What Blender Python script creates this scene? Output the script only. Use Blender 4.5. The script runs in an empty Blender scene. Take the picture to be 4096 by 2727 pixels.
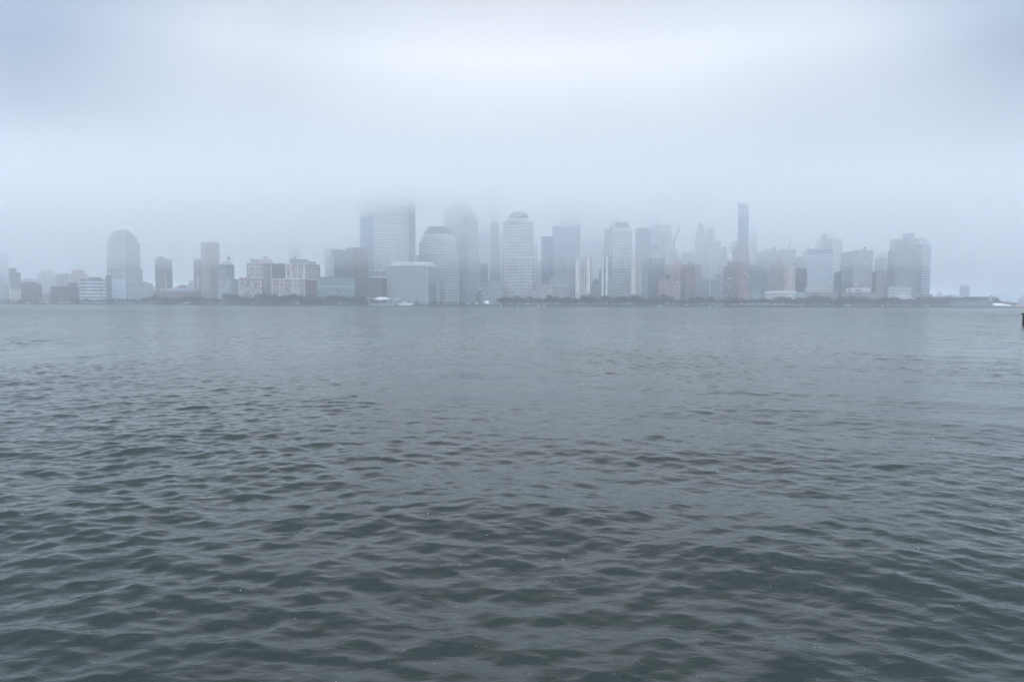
import bpy, bmesh, math, random
import numpy as np
from mathutils import Vector, Matrix, Euler
random.seed(11)
R = math.radians
sc = bpy.context.scene
col = sc.collection

# ------------------------------------------------------------------ camera
F, CX, CY = 4096 * 24 / 36, 2048.0, 1363.5
CAM_H = 5.0
cam_d = bpy.data.cameras.new('camera'); cam_d.lens = 24; cam_d.sensor_width = 36
cam_d.clip_start = 0.1; cam_d.clip_end = 30000
cam = bpy.data.objects.new('camera', cam_d); col.objects.link(cam); sc.camera = cam
CM = Euler((R(90 - 3.125), 0, 0)).to_matrix() @ Euler((0, 0, R(0.21))).to_matrix()
cam.matrix_world = Matrix.Translation((0, 0, CAM_H)) @ CM.to_4x4()

# ------------------------------------------------------------------ world, sun, exposure
SUN_EL, SUN_AZ = R(21), R(0.5)
w = bpy.data.worlds.new('World'); sc.world = w; w.use_nodes = True
nt = w.node_tree; N = nt.nodes; L = nt.links; N.clear()
def wn(t, **k):
    n = N.new(t)
    for a, b in k.items(): setattr(n, a, b)
    return n
sky = wn('ShaderNodeTexSky', sky_type='NISHITA', sun_disc=False, sun_elevation=SUN_EL, sun_rotation=SUN_AZ)
tc = wn('ShaderNodeTexCoord')
nrm = wn('ShaderNodeVectorMath', operation='NORMALIZE'); L.new(tc.outputs['Generated'], nrm.inputs[0])
dot = wn('ShaderNodeVectorMath', operation='DOT_PRODUCT'); L.new(nrm.outputs[0], dot.inputs[0])
GLOW_EL = R(9)   # the brightest part of the overcast hangs low over the skyline
dot.inputs[1].default_value = (math.sin(R(1.5)) * math.cos(GLOW_EL), math.cos(R(1.5)) * math.cos(GLOW_EL), math.sin(GLOW_EL))
glow = wn('ShaderNodeValToRGB'); L.new(dot.outputs['Value'], glow.inputs[0])
glow.color_ramp.interpolation = 'EASE'
e = glow.color_ramp.elements
e[0].position = 0.0; e[0].color = (1.28, 1.37, 1.5, 1)
e[1].position = 1.0; e[1].color = (.72, .74, .80, 1)
for p_, c_ in ((.5, (.30, .38, .495)), (.80, (.27, .345, .46)), (.92, (.60, .64, .72))):
    m = e.new(p_); m.color = (*c_, 1)
# overcast sky is brighter overhead
sep = wn('ShaderNodeSeparateXYZ'); L.new(nrm.outputs[0], sep.inputs[0])
half = wn('ShaderNodeMath', operation='MULTIPLY_ADD'); L.new(sep.outputs['Z'], half.inputs[0]); half.inputs[1].default_value = .5; half.inputs[2].default_value = .5
zen = wn('ShaderNodeValToRGB'); L.new(half.outputs[0], zen.inputs[0]); ze = zen.color_ramp.elements
ze[0].position = 0; ze[0].color = (.42,) * 3 + (1,); ze[1].position = 1; ze[1].color = (1.7,) * 3 + (1,)
for p_, v_ in ((.47, .42), (.495, .5), (.51, 1.25), (.555, .66), (.60, .40), (.665, .60), (.76, .24), (.86, .42), (.93, 1.45)):
    q_ = ze.new(p_); q_.color = (v_, v_, v_, 1)
cl = wn('ShaderNodeTexNoise'); cl.inputs['Scale'].default_value = 2.2; cl.inputs['Detail'].default_value = 3; cl.inputs['Roughness'].default_value = .45
mp = wn('ShaderNodeMapping'); mp.inputs['Scale'].default_value = (1, 1, 2.6); L.new(nrm.outputs[0], mp.inputs[0]); L.new(mp.outputs[0], cl.inputs['Vector'])
clr = wn('ShaderNodeMapRange'); L.new(cl.outputs['Fac'], clr.inputs[0])
for i, v in ((1, .3), (2, .7), (3, .90), (4, 1.08)): clr.inputs[i].default_value = v
m1 = wn('ShaderNodeMath', operation='MULTIPLY'); L.new(zen.outputs[0], m1.inputs[0]); L.new(clr.outputs[0], m1.inputs[1])
vm = wn('ShaderNodeVectorMath', operation='SCALE'); L.new(glow.outputs[0], vm.inputs[0]); L.new(m1.outputs[0], vm.inputs['Scale'])
bg1 = wn('ShaderNodeBackground'); L.new(vm.outputs[0], bg1.inputs[0]); bg1.inputs[1].default_value = 2.9
bg2 = wn('ShaderNodeBackground'); L.new(sky.outputs[0], bg2.inputs[0]); bg2.inputs[1].default_value = 0.05
ad = wn('ShaderNodeMixShader'); ad.inputs[0].default_value = 0.02
L.new(bg1.outputs[0], ad.inputs[1]); L.new(bg2.outputs[0], ad.inputs[2])
out = wn('ShaderNodeOutputWorld'); L.new(ad.outputs[0], out.inputs[0])

sl = bpy.data.lights.new('sun', 'SUN'); sl.energy = 0.5; sl.angle = R(150); sl.color = (.97, .98, 1)
so = bpy.data.objects.new('sun', sl); col.objects.link(so)
so.rotation_euler = (R(90) - SUN_EL, 0, R(180) - SUN_AZ)
sc.view_settings.view_transform = 'Standard'; sc.view_settings.look = 'None'
sc.view_settings.exposure = -0.29; sc.view_settings.gamma = 1.0
cy = sc.cycles
cy.volume_bounces = 9; cy.max_bounces = 12; cy.use_adaptive_sampling = False; cy.use_denoising = True
cy.caustics_reflective = False; cy.caustics_refractive = False

# ------------------------------------------------------------------ helpers
def ray(px, py):
    v = CM @ Vector(((px - CX) / F, -(py - CY) / F, -1)); return v / v.y
def hor(px): return 1214.5 + (px - CX) * 0.0037
def KX(px, py=None): return ray(px, hor(px) if py is None else py).x
def ZP(px, py, Y): return CAM_H + ray(px, py).z * Y
def P(px, py, Y):
    v = ray(px, py); return Vector((v.x * Y, Y, CAM_H + v.z * Y))

MATS = {}
def newmat(name):
    m = bpy.data.materials.new(name); m.use_nodes = True
    return m, m.node_tree.nodes, m.node_tree.links, m.node_tree.nodes['Principled BSDF']
def plain(name, c, rough=.8, noise=.18, scale=.15, spec=.3, metal=0):
    if name in MATS: return MATS[name]
    m, N, L, b = newmat(name)
    b.inputs['Roughness'].default_value = rough; b.inputs['Specular IOR Level'].default_value = spec
    b.inputs['Metallic'].default_value = metal
    tc = N.new('ShaderNodeTexCoord'); nz = N.new('ShaderNodeTexNoise'); nz.inputs['Scale'].default_value = scale; nz.inputs['Detail'].default_value = 5
    L.new(tc.outputs['Object'], nz.inputs['Vector'])
    r = N.new('ShaderNodeMapRange'); L.new(nz.outputs['Fac'], r.inputs[0])
    for i, v in ((1, .3), (2, .7), (3, 1 - noise), (4, 1 + noise)): r.inputs[i].default_value = v
    s = N.new('ShaderNodeVectorMath'); s.operation = 'SCALE'; s.inputs[0].default_value = c; L.new(r.outputs[0], s.inputs['Scale'])
    L.new(s.outputs[0], b.inputs['Base Color'])
    MATS[name] = m; return m
def facade(wall, glass, pu=3.6, pv=3.4, fu=.5, fv=.5, var=.5, rough=.7):
    """wall with a regular window pattern in metres (UV = metres along the wall, metres up)"""
    pu, pv = pu * 1.3, pv * 1.3; g_ = sum(wall) / 3; wall = tuple(min(.8, (v * .72 + g_ * .28) * 1.35) for v in wall); glass = tuple(min(.8, v * 1.3) for v in glass)
    if sum(glass) < sum(wall): glass = tuple(v * .72 for v in glass)
    key = ('f', wall, glass, pu, pv, fu, fv, var)
    if key in MATS: return MATS[key]
    m, N, L, b = newmat('facade')
    uv = N.new('ShaderNodeUVMap'); uv.uv_map = 'UVMap'
    sp = N.new('ShaderNodeSeparateXYZ'); L.new(uv.outputs[0], sp.inputs[0])
    def M(op, a, bb=None):
        n = N.new('ShaderNodeMath'); n.operation = op
        for i, x in enumerate((a, bb)):
            if x is None: continue
            if isinstance(x, (int, float)): n.inputs[i].default_value = x
            else: L.new(x, n.inputs[i])
        return n.outputs[0]
    us, vs = M('DIVIDE', sp.outputs['X'], pu), M('DIVIDE', sp.outputs['Y'], pv)
    iu, iv = M('FLOOR', us), M('FLOOR', vs)
    mu, mv = M('LESS_THAN', M('FRACT', us), fu), M('LESS_THAN', M('FRACT', vs), fv)
    mask = M('MULTIPLY', mu, mv)
    cb = N.new('ShaderNodeCombineXYZ'); L.new(iu, cb.inputs[0]); L.new(iv, cb.inputs[1])
    wnz = N.new('ShaderNodeTexWhiteNoise'); wnz.noise_dimensions = '2D'; L.new(cb.outputs[0], wnz.inputs['Vector'])
    g = N.new('ShaderNodeMapRange'); L.new(wnz.outputs['Value'], g.inputs[0]); g.inputs[3].default_value = 1 - var; g.inputs[4].default_value = 1 + var
    gs = N.new('ShaderNodeVectorMath'); gs.operation = 'SCALE'; gs.inputs[0].default_value = glass; L.new(g.outputs[0], gs.inputs['Scale'])
    nz = N.new('ShaderNodeTexNoise'); nz.inputs['Scale'].default_value = .06; nz.inputs['Detail'].default_value = 6; L.new(uv.outputs[0], nz.inputs['Vector'])
    r = N.new('ShaderNodeMapRange'); L.new(nz.outputs['Fac'], r.inputs[0])
    for i, v in ((1, .3), (2, .7), (3, .8), (4, 1.2)): r.inputs[i].default_value = v
    ws = N.new('ShaderNodeVectorMath'); ws.operation = 'SCALE'; ws.inputs[0].default_value = wall; L.new(r.outputs[0], ws.inputs['Scale'])
    mx = N.new('ShaderNodeMix'); mx.data_type = 'RGBA'; L.new(mask, mx.inputs['Factor'])
    L.new(ws.outputs[0], mx.inputs['A']); L.new(gs.outputs[0], mx.inputs['B']); L.new(mx.outputs['Result'], b.inputs['Base Color'])
    ro = N.new('ShaderNodeMapRange'); L.new(mask, ro.inputs[0]); ro.inputs[3].default_value = rough; ro.inputs[4].default_value = .25
    L.new(ro.outputs[0], b.inputs['Roughness']); b.inputs['Specular IOR Level'].default_value = .4
    MATS[key] = m; return m
def emit(name, c, s):
    if name in MATS: return MATS[name]
    m, N, L, b = newmat(name)
    b.inputs['Base Color'].default_value = (*c, 1); b.inputs['Emission Color'].default_value = (*c, 1); b.inputs['Emission Strength'].default_value = s
    MATS[name] = m; return m

# palette (real base colours)
BRICK = (.20, .085, .07); BROWN = (.13, .085, .085); DBRICK = (.10, .055, .06); PINK = (.34, .22, .21)
TAN = (.34, .27, .22); CREAM = (.50, .46, .38); STONE = (.30, .27, .27); PALE = (.48, .48, .50); GREY = (.22, .23, .25)
DGREY = (.09, .10, .12); GLASS = (.10, .15, .20); TEAL = (.10, .18, .19); DTEAL = (.05, .09, .11); WHITE = (.78, .78, .78); COPPER = (.10, .17, .17)
DARKG = (.035, .045, .06); MIDG = (.10, .13, .17); LIGHTG = (.42, .50, .56); SILV = (.35, .40, .45)
def pm(c, rough=.8):
    g_ = sum(c) / 3; c = tuple(min(.85, (v * .72 + g_ * .28) * 1.25) for v in c)   # every coat greyed a little and lightened
    return plain('coat_%d_%d_%d' % tuple(int(x * 255) for x in c), c, rough)

# ------------------------------------------------------------------ mesh building
def link(o, parent=None):
    col.objects.link(o)
    if parent: o.parent = parent
    return o
def mobj(name, bm, mat, parent=None, recalc=False):
    if recalc: bmesh.ops.recalc_face_normals(bm, faces=bm.faces)
    me = bpy.data.meshes.new(name); bm.to_mesh(me); bm.free(); me.materials.append(mat)
    return link(bpy.data.objects.new(name, me), parent)
def tag(o, label, cat, group=None, kind=None):
    o['label'] = label
    if cat: o['category'] = cat
    if group: o['group'] = group
    if kind: o['kind'] = kind
    return o
def empty(name, loc, label, cat, group=None):
    o = bpy.data.objects.new(name, None); o.location = loc; o.empty_display_size = 2; link(o)
    return tag(o, label, cat, group)
def part(name, bm, mat, parent, **k):
    """world-space bmesh -> child mesh whose origin is the thing's"""
    bmesh.ops.translate(bm, verts=bm.verts, vec=-Vector(parent.location))
    return mobj(name, bm, mat, parent, **k)
def prism(bm, pts, z0, z1, tops=None, scale=1.0, cen=None):
    """pts CCW; tops = z per corner; scale shrinks the top about its centre"""
    uv = bm.loops.layers.uv.get('UVMap') or bm.loops.layers.uv.new('UVMap')
    n = len(pts); c = cen or (sum(p[0] for p in pts) / n, sum(p[1] for p in pts) / n)
    sx, sy = scale if isinstance(scale, tuple) else (scale, scale)
    tp = [(c[0] + (p[0] - c[0]) * sx, c[1] + (p[1] - c[1]) * sy) for p in pts]
    zt = tops or [z1] * n
    lo = [bm.verts.new((p[0], p[1], z0)) for p in pts]
    hi = [bm.verts.new((tp[i][0], tp[i][1], zt[i])) for i in range(n)]
    u = 0
    for i in range(n):
        j = (i + 1) % n
        l = math.dist(pts[i], pts[j])
        f = bm.faces.new((lo[i], lo[j], hi[j], hi[i]))
        for lp, q in zip(f.loops, ((u, z0), (u + l, z0), (u + l, zt[j]), (u, zt[i]))): lp[uv].uv = q
        u += l
    f = bm.faces.new(hi)
    for lp in f.loops: lp[uv].uv = (0.95 * 3.6, -.05)
    f = bm.faces.new(lo[::-1])
    for lp in f.loops: lp[uv].uv = (0.95 * 3.6, -.05)
    return tp
def box(bm, x0, x1, y0, y1, z0, z1): prism(bm, [(x0, y0), (x1, y0), (x1, y1), (x0, y1)], z0, z1)
def bar(bm, a, b, r, r2=None, n=6):
    a, b = Vector(a), Vector(b); d = (b - a).normalized(); r2 = r if r2 is None else r2
    s = d.orthogonal().normalized(); t = d.cross(s)
    A = [bm.verts.new(a + (s * math.cos(2 * math.pi * i / n) + t * math.sin(2 * math.pi * i / n)) * r) for i in range(n)]
    B = [bm.verts.new(b + (s * math.cos(2 * math.pi * i / n) + t * math.sin(2 * math.pi * i / n)) * r2) for i in range(n)]
    for i in range(n): bm.faces.new((A[i], A[(i + 1) % n], B[(i + 1) % n], B[i]))
    bm.faces.new(A[::-1]); bm.faces.new(B)
def lathe(bm, c, prof, n=24):
    """prof: list of (radius, z)"""
    uv = bm.loops.layers.uv.get('UVMap') or bm.loops.layers.uv.new('UVMap')
    rings = [[bm.verts.new((c[0] + r * math.cos(2 * math.pi * i / n), c[1] + r * math.sin(2 * math.pi * i / n), z)) for i in range(n)] for r, z in prof]
    for k in range(len(rings) - 1):
        for i in range(n):
            j = (i + 1) % n
            f = bm.faces.new((rings[k][i], rings[k][j], rings[k + 1][j], rings[k + 1][i]))
            for lp in f.loops:
                lp[uv].uv = (prof[0][0] * 2 * math.pi * i / n, lp.vert.co.z)
    bm.faces.new(rings[0][::-1]); bm.faces.new(rings[-1])

GZ = 2.2     # street level
def foot(x0, xc, x1, Y, py, depth=32, inset=0.0):
    """plan corners (CCW) seen between pixel columns x0..x1, visible corner at xc; returns pts, visible faces"""
    py = max(py, 600)
    k0, k1 = KX(x0, py), KX(x1, py)
    if xc is None:
        kc = (k0 + k1) / 2; a = math.atan(kc); n = Vector((math.sin(a), math.cos(a))); t = Vector((math.cos(a), -math.sin(a)))
        c = Vector((kc * Y, Y)) + n * inset
        def hit(k):   # c + s*t on the ray x = k*y
            s = (k * c.y - c.x) / (t.x - k * t.y); return c + t * s
        Lp, Rp = hit(k0), hit(k1)
        pts = [Lp, Rp, Rp + n * depth, Lp + n * depth]
        return [tuple(p) for p in pts], [(0, 1)]
    kc = KX(xc, py); a = math.atan(kc); mpp = Y / F
    wl, wr = max(xc - x0, 1) * mpp, max(x1 - xc, 1) * mpp
    th = math.atan(wr / wl)
    th = max(th, math.asin(min(.98, wr / 48)))
    th = min(max(th, R(10)), R(80))
    # the left face runs back from the corner at th from the line square to the view
    tl = Vector((-math.cos(th), math.sin(th))); tr = Vector((math.sin(th), math.cos(th)))
    ro = lambda v: Vector((v.x * math.cos(-a) - v.y * math.sin(-a), v.x * math.sin(-a) + v.y * math.cos(-a)))
    tl, tr = ro(tl), ro(tr)
    c = Vector((kc * (Y + inset), Y + inset))
    def hit(t, k):
        s = (k * c.y - c.x) / (t.x - k * t.y); return c + t * s
    Lp, Rp = hit(tl, k0), hit(tr, k1)
    # a short right face: give the block real depth by keeping the back corner square
    return [tuple(Lp), tuple(c), tuple(Rp), tuple(Lp + Rp - c)], [(0, 1), (1, 2)]

BMAX = 72
def rects(p, q, z0, z1, pu, pv, ww, wh, mu=1.2, mb=1.0, mt=1.2):
    l = math.dist(p, q); nu = max(1, int((l - 2 * mu + (pu - ww)) / pu)); nv = max(1, int((z1 - z0 - mb - mt + (pv - wh)) / pv))
    ou = (l - (nu - 1) * pu) / 2; ov = z0 + mb + wh / 2
    for j in range(nv):
        for i in range(nu): yield ou + i * pu, ov + j * pv
PANES = {}
def pane(ww, wh, mat, d=.3):
    k = (round(ww, 2), round(wh, 2), mat.name, d)
    if k not in PANES:
        bm = bmesh.new(); bmesh.ops.create_cube(bm, size=1)
        for v in bm.verts: v.co = Vector((v.co.x * ww, v.co.y * d, v.co.z * wh))
        me = bpy.data.meshes.new('window'); bm.to_mesh(me); bm.free(); me.materials.append(mat); PANES[k] = me
    return PANES[k]
def windows(root, p, q, z0, z1, pu, pv, ww, wh, mats, count, name='window', lit=0.0, mu=1.2, mb=1.0, mt=1.2, skip=0.0):
    """window boxes proud of the wall p->q; separate parts while the budget lasts, the rest one part"""
    p, q = Vector(p), Vector(q); d = (q - p).normalized(); nrm = Vector((d.y, -d.x)); ang = math.atan2(d.y, d.x)
    allr = list(rects(p, q, z0, z1, pu, pv, ww, wh, mu, mb, mt)); rest = None
    rnd = random.Random(int(p.x * 10) + int(z0)); left = []
    for u, z in allr:
        if skip and rnd.random() < skip: continue
        left.append((u, z))
    for idx, (u, z) in enumerate(left):
        c = p + d * u + nrm * .02
        mt_ = mats[0] if rnd.random() < .72 or len(mats) == 1 else rnd.choice(mats[1:])
        if lit and rnd.random() < lit: mt_ = LIT
        if count[0] > 0:
            o = bpy.data.objects.new(name, pane(ww, wh, mt_)); o.location = Vector((c.x, c.y, z)) - root.location
            o.rotation_euler.z = ang; link(o, root); count[0] -= 1
        else:
            if rest is None: rest = {}
            bm = rest.setdefault('b', bmesh.new())
            ms = rest.setdefault('m', [])
            if mt_ not in ms: ms.append(mt_)
            rr = bmesh.ops.create_cube(bm, size=1, matrix=Matrix.Translation((c.x, c.y, z)) @ Matrix.Rotation(ang, 4, 'Z') @ Matrix.Diagonal((ww, .3, wh, 1)))
            for v in rr['verts']:
                for f in v.link_faces: f.material_index = ms.index(mt_)
    if rest:
        key = root.name
        bm = rest['b']; bmesh.ops.translate(bm, verts=bm.verts, vec=-Vector(root.location))
        me = bpy.data.meshes.new(name); bm.to_mesh(me); bm.free()
        for m_ in rest['m']: me.materials.append(m_)
        RESTS.setdefault((root.name, name), []).append(me)
RESTS = {}
def flush_rests(root):
    """one 'stuff' part for all the windows beyond the budget"""
    for (rn, name), mes in list(RESTS.items()):
        if rn != root.name: continue
        bm = bmesh.new(); mats = []
        for me in mes:
            remap = []
            for m_ in me.materials:
                if m_ not in mats: mats.append(m_)
                remap.append(mats.index(m_))
            n0 = len(bm.faces); bm.from_mesh(me); bm.faces.ensure_lookup_table()
            for f in bm.faces[n0:]: f.material_index = remap[f.material_index]
            bpy.data.meshes.remove(me)
        me = bpy.data.meshes.new(name); bm.to_mesh(me); bm.free()
        for m_ in mats: me.materials.append(m_)
        o = link(bpy.data.objects.new(name, me), root); o['kind'] = 'stuff'
        del RESTS[(rn, name)]
def bands(root, fp, faces, z0, z1, pv, h, mat, proud=.5, name='floor_band', first=.5):
    """a real band round the visible faces at every floor"""
    z = z0 + first
    cx = sum(p[0] for p in fp) / len(fp); cyy = sum(p[1] for p in fp) / len(fp)
    n = 0
    while z + h < z1 and n < 95:
        bm = bmesh.new()
        sx = 1 + proud / 20
        prism(bm, [(cx + (p[0] - cx) * sx, cyy + (p[1] - cyy) * sx) for p in fp], z, z + h)
        part(name, bm, mat, root); z += pv; n += 1
def piers(root, p, q, z0, z1, us, ww, mat, proud=.5, name='pier'):
    """vertical strips; us = positions 0..1 along the face"""
    p, q = Vector(p), Vector(q); d = (q - p).normalized(); nrm = Vector((d.y, -d.x)); l = (q - p).length
    for u in us:
        c = p + d * (u * l); bm = bmesh.new()
        a, b = c - d * ww / 2, c + d * ww / 2
        prism(bm, [tuple(a + nrm * proud), tuple(b + nrm * proud), tuple(b - nrm * .2), tuple(a - nrm * .2)], z0, z1)
        part(name, bm, mat, root)

def T(x0, xc, x1, top, name='wall', mat=None, win=None, bot=None, shape='box', s=1.0, inset=0.0, depth=None, tops=None, cov=True, **k):
    return dict(x0=x0, xc=xc, x1=x1, top=top, name=name, mat=mat, win=win, bot=bot, shape=shape, s=s, inset=inset, depth=depth, tops=tops, k=k)
def W(pu=3.8, pv=3.6, ww=2.0, wh=1.8, g=(DARKG, MIDG), lit=0.0, **k): return dict(kind='win', pu=pu, pv=pv, ww=ww, wh=wh, g=g, lit=lit, **k)
def HB(pv=4.0, h=1.2, c=WHITE, **k): return dict(kind='band', pv=pv, h=h, c=c, **k)
def VP(us, ww=1.5, c=WHITE, **k): return dict(kind='pier', us=us, ww=ww, c=c, **k)
LIT = emit("lit_window", (.95, .93, .9), .5)
NB = 0
def B(name, label, cat, Y, tiers, mat, depth=32, group=None):
    """one building: tiers stacked from the street up; later tiers start where the one below ends unless bot is given"""
    t0 = tiers[0]; kc = KX((t0['x0'] + t0['x1']) / 2)
    root = empty(name, (kc * Y, Y, GZ), label, cat, group)
    count = [BMAX]; prev = GZ
    for t in tiers:
        m = t['mat'] or mat
        xr = t['xc'] if t['xc'] is not None else (t['x0'] + t['x1']) / 2
        d = t['depth'] or depth
        zt = min(ZP(xr, t['top'], Y + t['inset']), 296)
        z0 = GZ if t['bot'] == 0 else (ZP(xr, t['bot'], Y + t['inset']) if t['bot'] else prev)
        ymid = t['top'] * .6 + (t['bot'] or 1222) * .4
        fp, faces = foot(t['x0'], t['xc'], t['x1'], Y, ymid, d, t['inset'])
        bm = bmesh.new(); sh = t['shape']
        if sh == 'box':
            tops = None
            if t['tops']:   # top pixel rows at left, corner/right ...
                tl = [ZP(px, py, Y) for px, py in t['tops']]
                tops = [tl[0], tl[1], tl[1], tl[0]] if t['xc'] is None else [tl[0], tl[1], tl[2], (tl[0] + tl[2]) / 2]
                zt = min(tops)
            prism(bm, fp, z0, zt, tops=tops, scale=t['s'])
        elif sh in ('dome', 'cyl', 'cone'):
            cx = sum(p[0] for p in fp) / len(fp); c2 = sum(p[1] for p in fp) / len(fp)
            r = abs(KX(t['x1'], ymid) - KX(t['x0'], ymid)) * Y / 2
            c = (KX((t['x0'] + t['x1']) / 2, ymid) * (Y + r), Y + r)
            H = zt - z0
            if sh == 'dome': prof = [(r * math.cos(a * math.pi / 2 / 10), z0 + H * math.sin(a * math.pi / 2 / 10)) for a in range(10)] + [(r * .04, zt)]
            elif sh == 'cyl': prof = [(r, z0), (r, zt)]
            else: prof = [(r, z0), (r * .05, zt)]
            lathe(bm, c, prof, 28)
        elif sh == 'arc':      # bowed front
            a, b = Vector(fp[0]), Vector(fp[1]); mid = (a + b) / 2; nv = (b - a); nn = Vector((nv.y, -nv.x)).normalized()
            bow = t['k'].get('bow', 8); pts = []
            for i in range(13):
                u = i / 12; pts.append(tuple(a.lerp(b, u) + nn * (bow * (1 - (2 * u - 1) ** 2) - bow)))
            pts += [fp[2], fp[3]]; fp = pts; faces = []
            prism(bm, fp, z0, zt)
        elif sh == 'barrel':   # vault whose crown runs left-right, lower at the right end
            a, b, c_, d_ = [Vector(p) for p in (fp if len(fp) == 4 else fp[:4])]
            n = 10; rise = zt - z0; secs = []
            for u in range(9):
                uu = u / 8; hh = rise * (math.sin(math.pi * (0.18 + .82 * uu)) if t['k'].get('curve') == 'up' else (1 - (uu) ** t['k'].get('pw', 2) * t['k'].get('drop', .6)))
                hh = max(hh, .5); f0, f1 = a.lerp(b, uu), d_.lerp(c_, uu)
                secs.append((bm.verts.new((*f0, z0)), bm.verts.new((*f0, z0 + hh)), bm.verts.new((*f1, z0 + hh)), bm.verts.new((*f1, z0))))
            for i in range(8):
                for j in range(4):
                    bm.faces.new((secs[i][j], secs[i][(j + 1) % 4], secs[i + 1][(j + 1) % 4], secs[i + 1][j]))
            bm.faces.new(secs[0]); bm.faces.new(secs[-1][::-1]); bmesh.ops.recalc_face_normals(bm, faces=bm.faces)
        part(t['name'], bm, m, root, recalc=(sh == 'dome'))
        for wi in (t['win'] if isinstance(t['win'], list) else [t['win']] if t['win'] else []):
            fs = [faces[i] for i in wi.get('faces', range(len(faces))) if i < len(faces)]
            zz0 = z0 if 'z0' not in wi else ZP(xr, wi['z0'], Y); zz1 = zt if 'z1' not in wi else ZP(xr, wi['z1'], Y)
            if wi['kind'] == 'win':
                for i, j in fs:
                    windows(root, fp[i], fp[j], zz0, zz1, wi['pu'], wi['pv'], wi['ww'], wi['wh'], [pm(c, .25) for c in wi['g']], count, lit=wi['lit'], skip=wi.get('skip', 0), mb=wi.get('mb', 1))
            elif wi['kind'] == 'band':
                bands(root, fp, faces, zz0, zz1, wi['pv'], wi['h'], pm(wi['c']), name=wi.get('name', 'floor_band'), first=wi.get('first', .8))
            elif wi['kind'] == 'pier':
                for i, j in fs:
                    piers(root, fp[i], fp[j], zz0 + .1, zz1 - .05, wi['us'], wi['ww'], pm(wi['c']), name=wi.get('name', 'pier'))
        prev = zt
    flush_rests(root)
    return root
def roof_tank(root, px, ytop, ybot, Y, wpx, mat, name='water_tank'):
    """a round rooftop water tank on legs with a cone lid"""
    mpp = Y / F; r = wpx * mpp / 2; c = (KX(px, ytop) * Y, Y + r + 2); zt, zb = ZP(px, ytop, Y), ZP(px, ybot, Y); H = zt - zb
    bm = bmesh.new(); lathe(bm, c, [(r, zb + H * .3), (r, zb + H * .78), (r * .1, zt)], 14); t = part(name, bm, mat, root)
    for sx in (-1, 1):
        for sy in (-1, 1):
            bm = bmesh.new(); bar(bm, (c[0] + sx * r * .6, c[1] + sy * r * .6, zb), (c[0] + sx * r * .6, c[1] + sy * r * .6, zb + H * .31), .35)
            o = part('leg', bm, pm(DGREY), root); o.parent = t
    return t

# ------------------------------------------------------------------ river
def water_material():
    m, N, L, b = newmat('river_water')
    b.inputs['Base Color'].default_value = (.016, .024, .021, 1); b.inputs['Roughness'].default_value = .035; b.inputs['IOR'].default_value = 1.333
    tc = N.new('ShaderNodeTexCoord')
    mpn = N.new('ShaderNodeMapping'); mpn.inputs['Scale'].default_value = (.75, 1.25, 1); mpn.inputs['Rotation'].default_value = (0, 0, R(8)); L.new(tc.outputs['Object'], mpn.inputs[0])
    n1 = N.new('ShaderNodeTexNoise'); n1.inputs['Scale'].default_value = 4.5; n1.inputs['Detail'].default_value = 4; n1.inputs['Roughness'].default_value = .5; n1.inputs['Distortion'].default_value = .6
    n2 = N.new('ShaderNodeTexNoise'); n2.inputs['Scale'].default_value = .8; n2.inputs['Detail'].default_value = 4; n2.inputs['Distortion'].default_value = .3
    n3 = N.new('ShaderNodeTexNoise'); n3.inputs['Scale'].default_value = .02; n3.inputs['Detail'].default_value = 3
    for n in (n1, n2, n3): L.new(mpn.outputs[0], n.inputs['Vector'])
    at = N.new('ShaderNodeAttribute'); at.attribute_name = 'coarse'
    gust = N.new('ShaderNodeMapRange'); L.new(n3.outputs['Fac'], gust.inputs[0])
    for i, v in ((1, .35), (2, .65), (3, .5), (4, 1.2)): gust.inputs[i].default_value = v
    b1 = N.new('ShaderNodeBump'); b1.inputs['Distance'].default_value = .026; L.new(n1.outputs['Fac'], b1.inputs['Height']); L.new(gust.outputs[0], b1.inputs['Strength'])
    b2 = N.new('ShaderNodeBump'); b2.inputs['Distance'].default_value = .4; L.new(n2.outputs['Fac'], b2.inputs['Height']); L.new(at.outputs['Fac'], b2.inputs['Strength']); L.new(b1.outputs[0], b2.inputs['Normal'])
    # waves too small for the mesh far out: a rougher surface, and slow wind-combed bands
    ro = N.new('ShaderNodeMapRange'); L.new(at.outputs['Fac'], ro.inputs[0]); ro.inputs[2].default_value = .9; ro.inputs[3].default_value = .035; ro.inputs[4].default_value = .2; L.new(ro.outputs[0], b.inputs['Roughness'])
    mp4 = N.new('ShaderNodeMapping'); mp4.inputs['Scale'].default_value = (.42, .07, 1); L.new(tc.outputs['Object'], mp4.inputs[0])
    n4 = N.new('ShaderNodeTexNoise'); n4.inputs['Scale'].default_value = 1.0; n4.inputs['Detail'].default_value = 3; n4.inputs['Roughness'].default_value = .6; L.new(mp4.outputs[0], n4.inputs['Vector'])
    b4 = N.new('ShaderNodeBump'); b4.inputs['Distance'].default_value = .9; L.new(n4.outputs['Fac'], b4.inputs['Height']); L.new(at.outputs['Fac'], b4.inputs['Strength']); L.new(b2.outputs[0], b4.inputs['Normal'])
    L.new(b4.outputs[0], b.inputs['Normal'])
    return m
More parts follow.
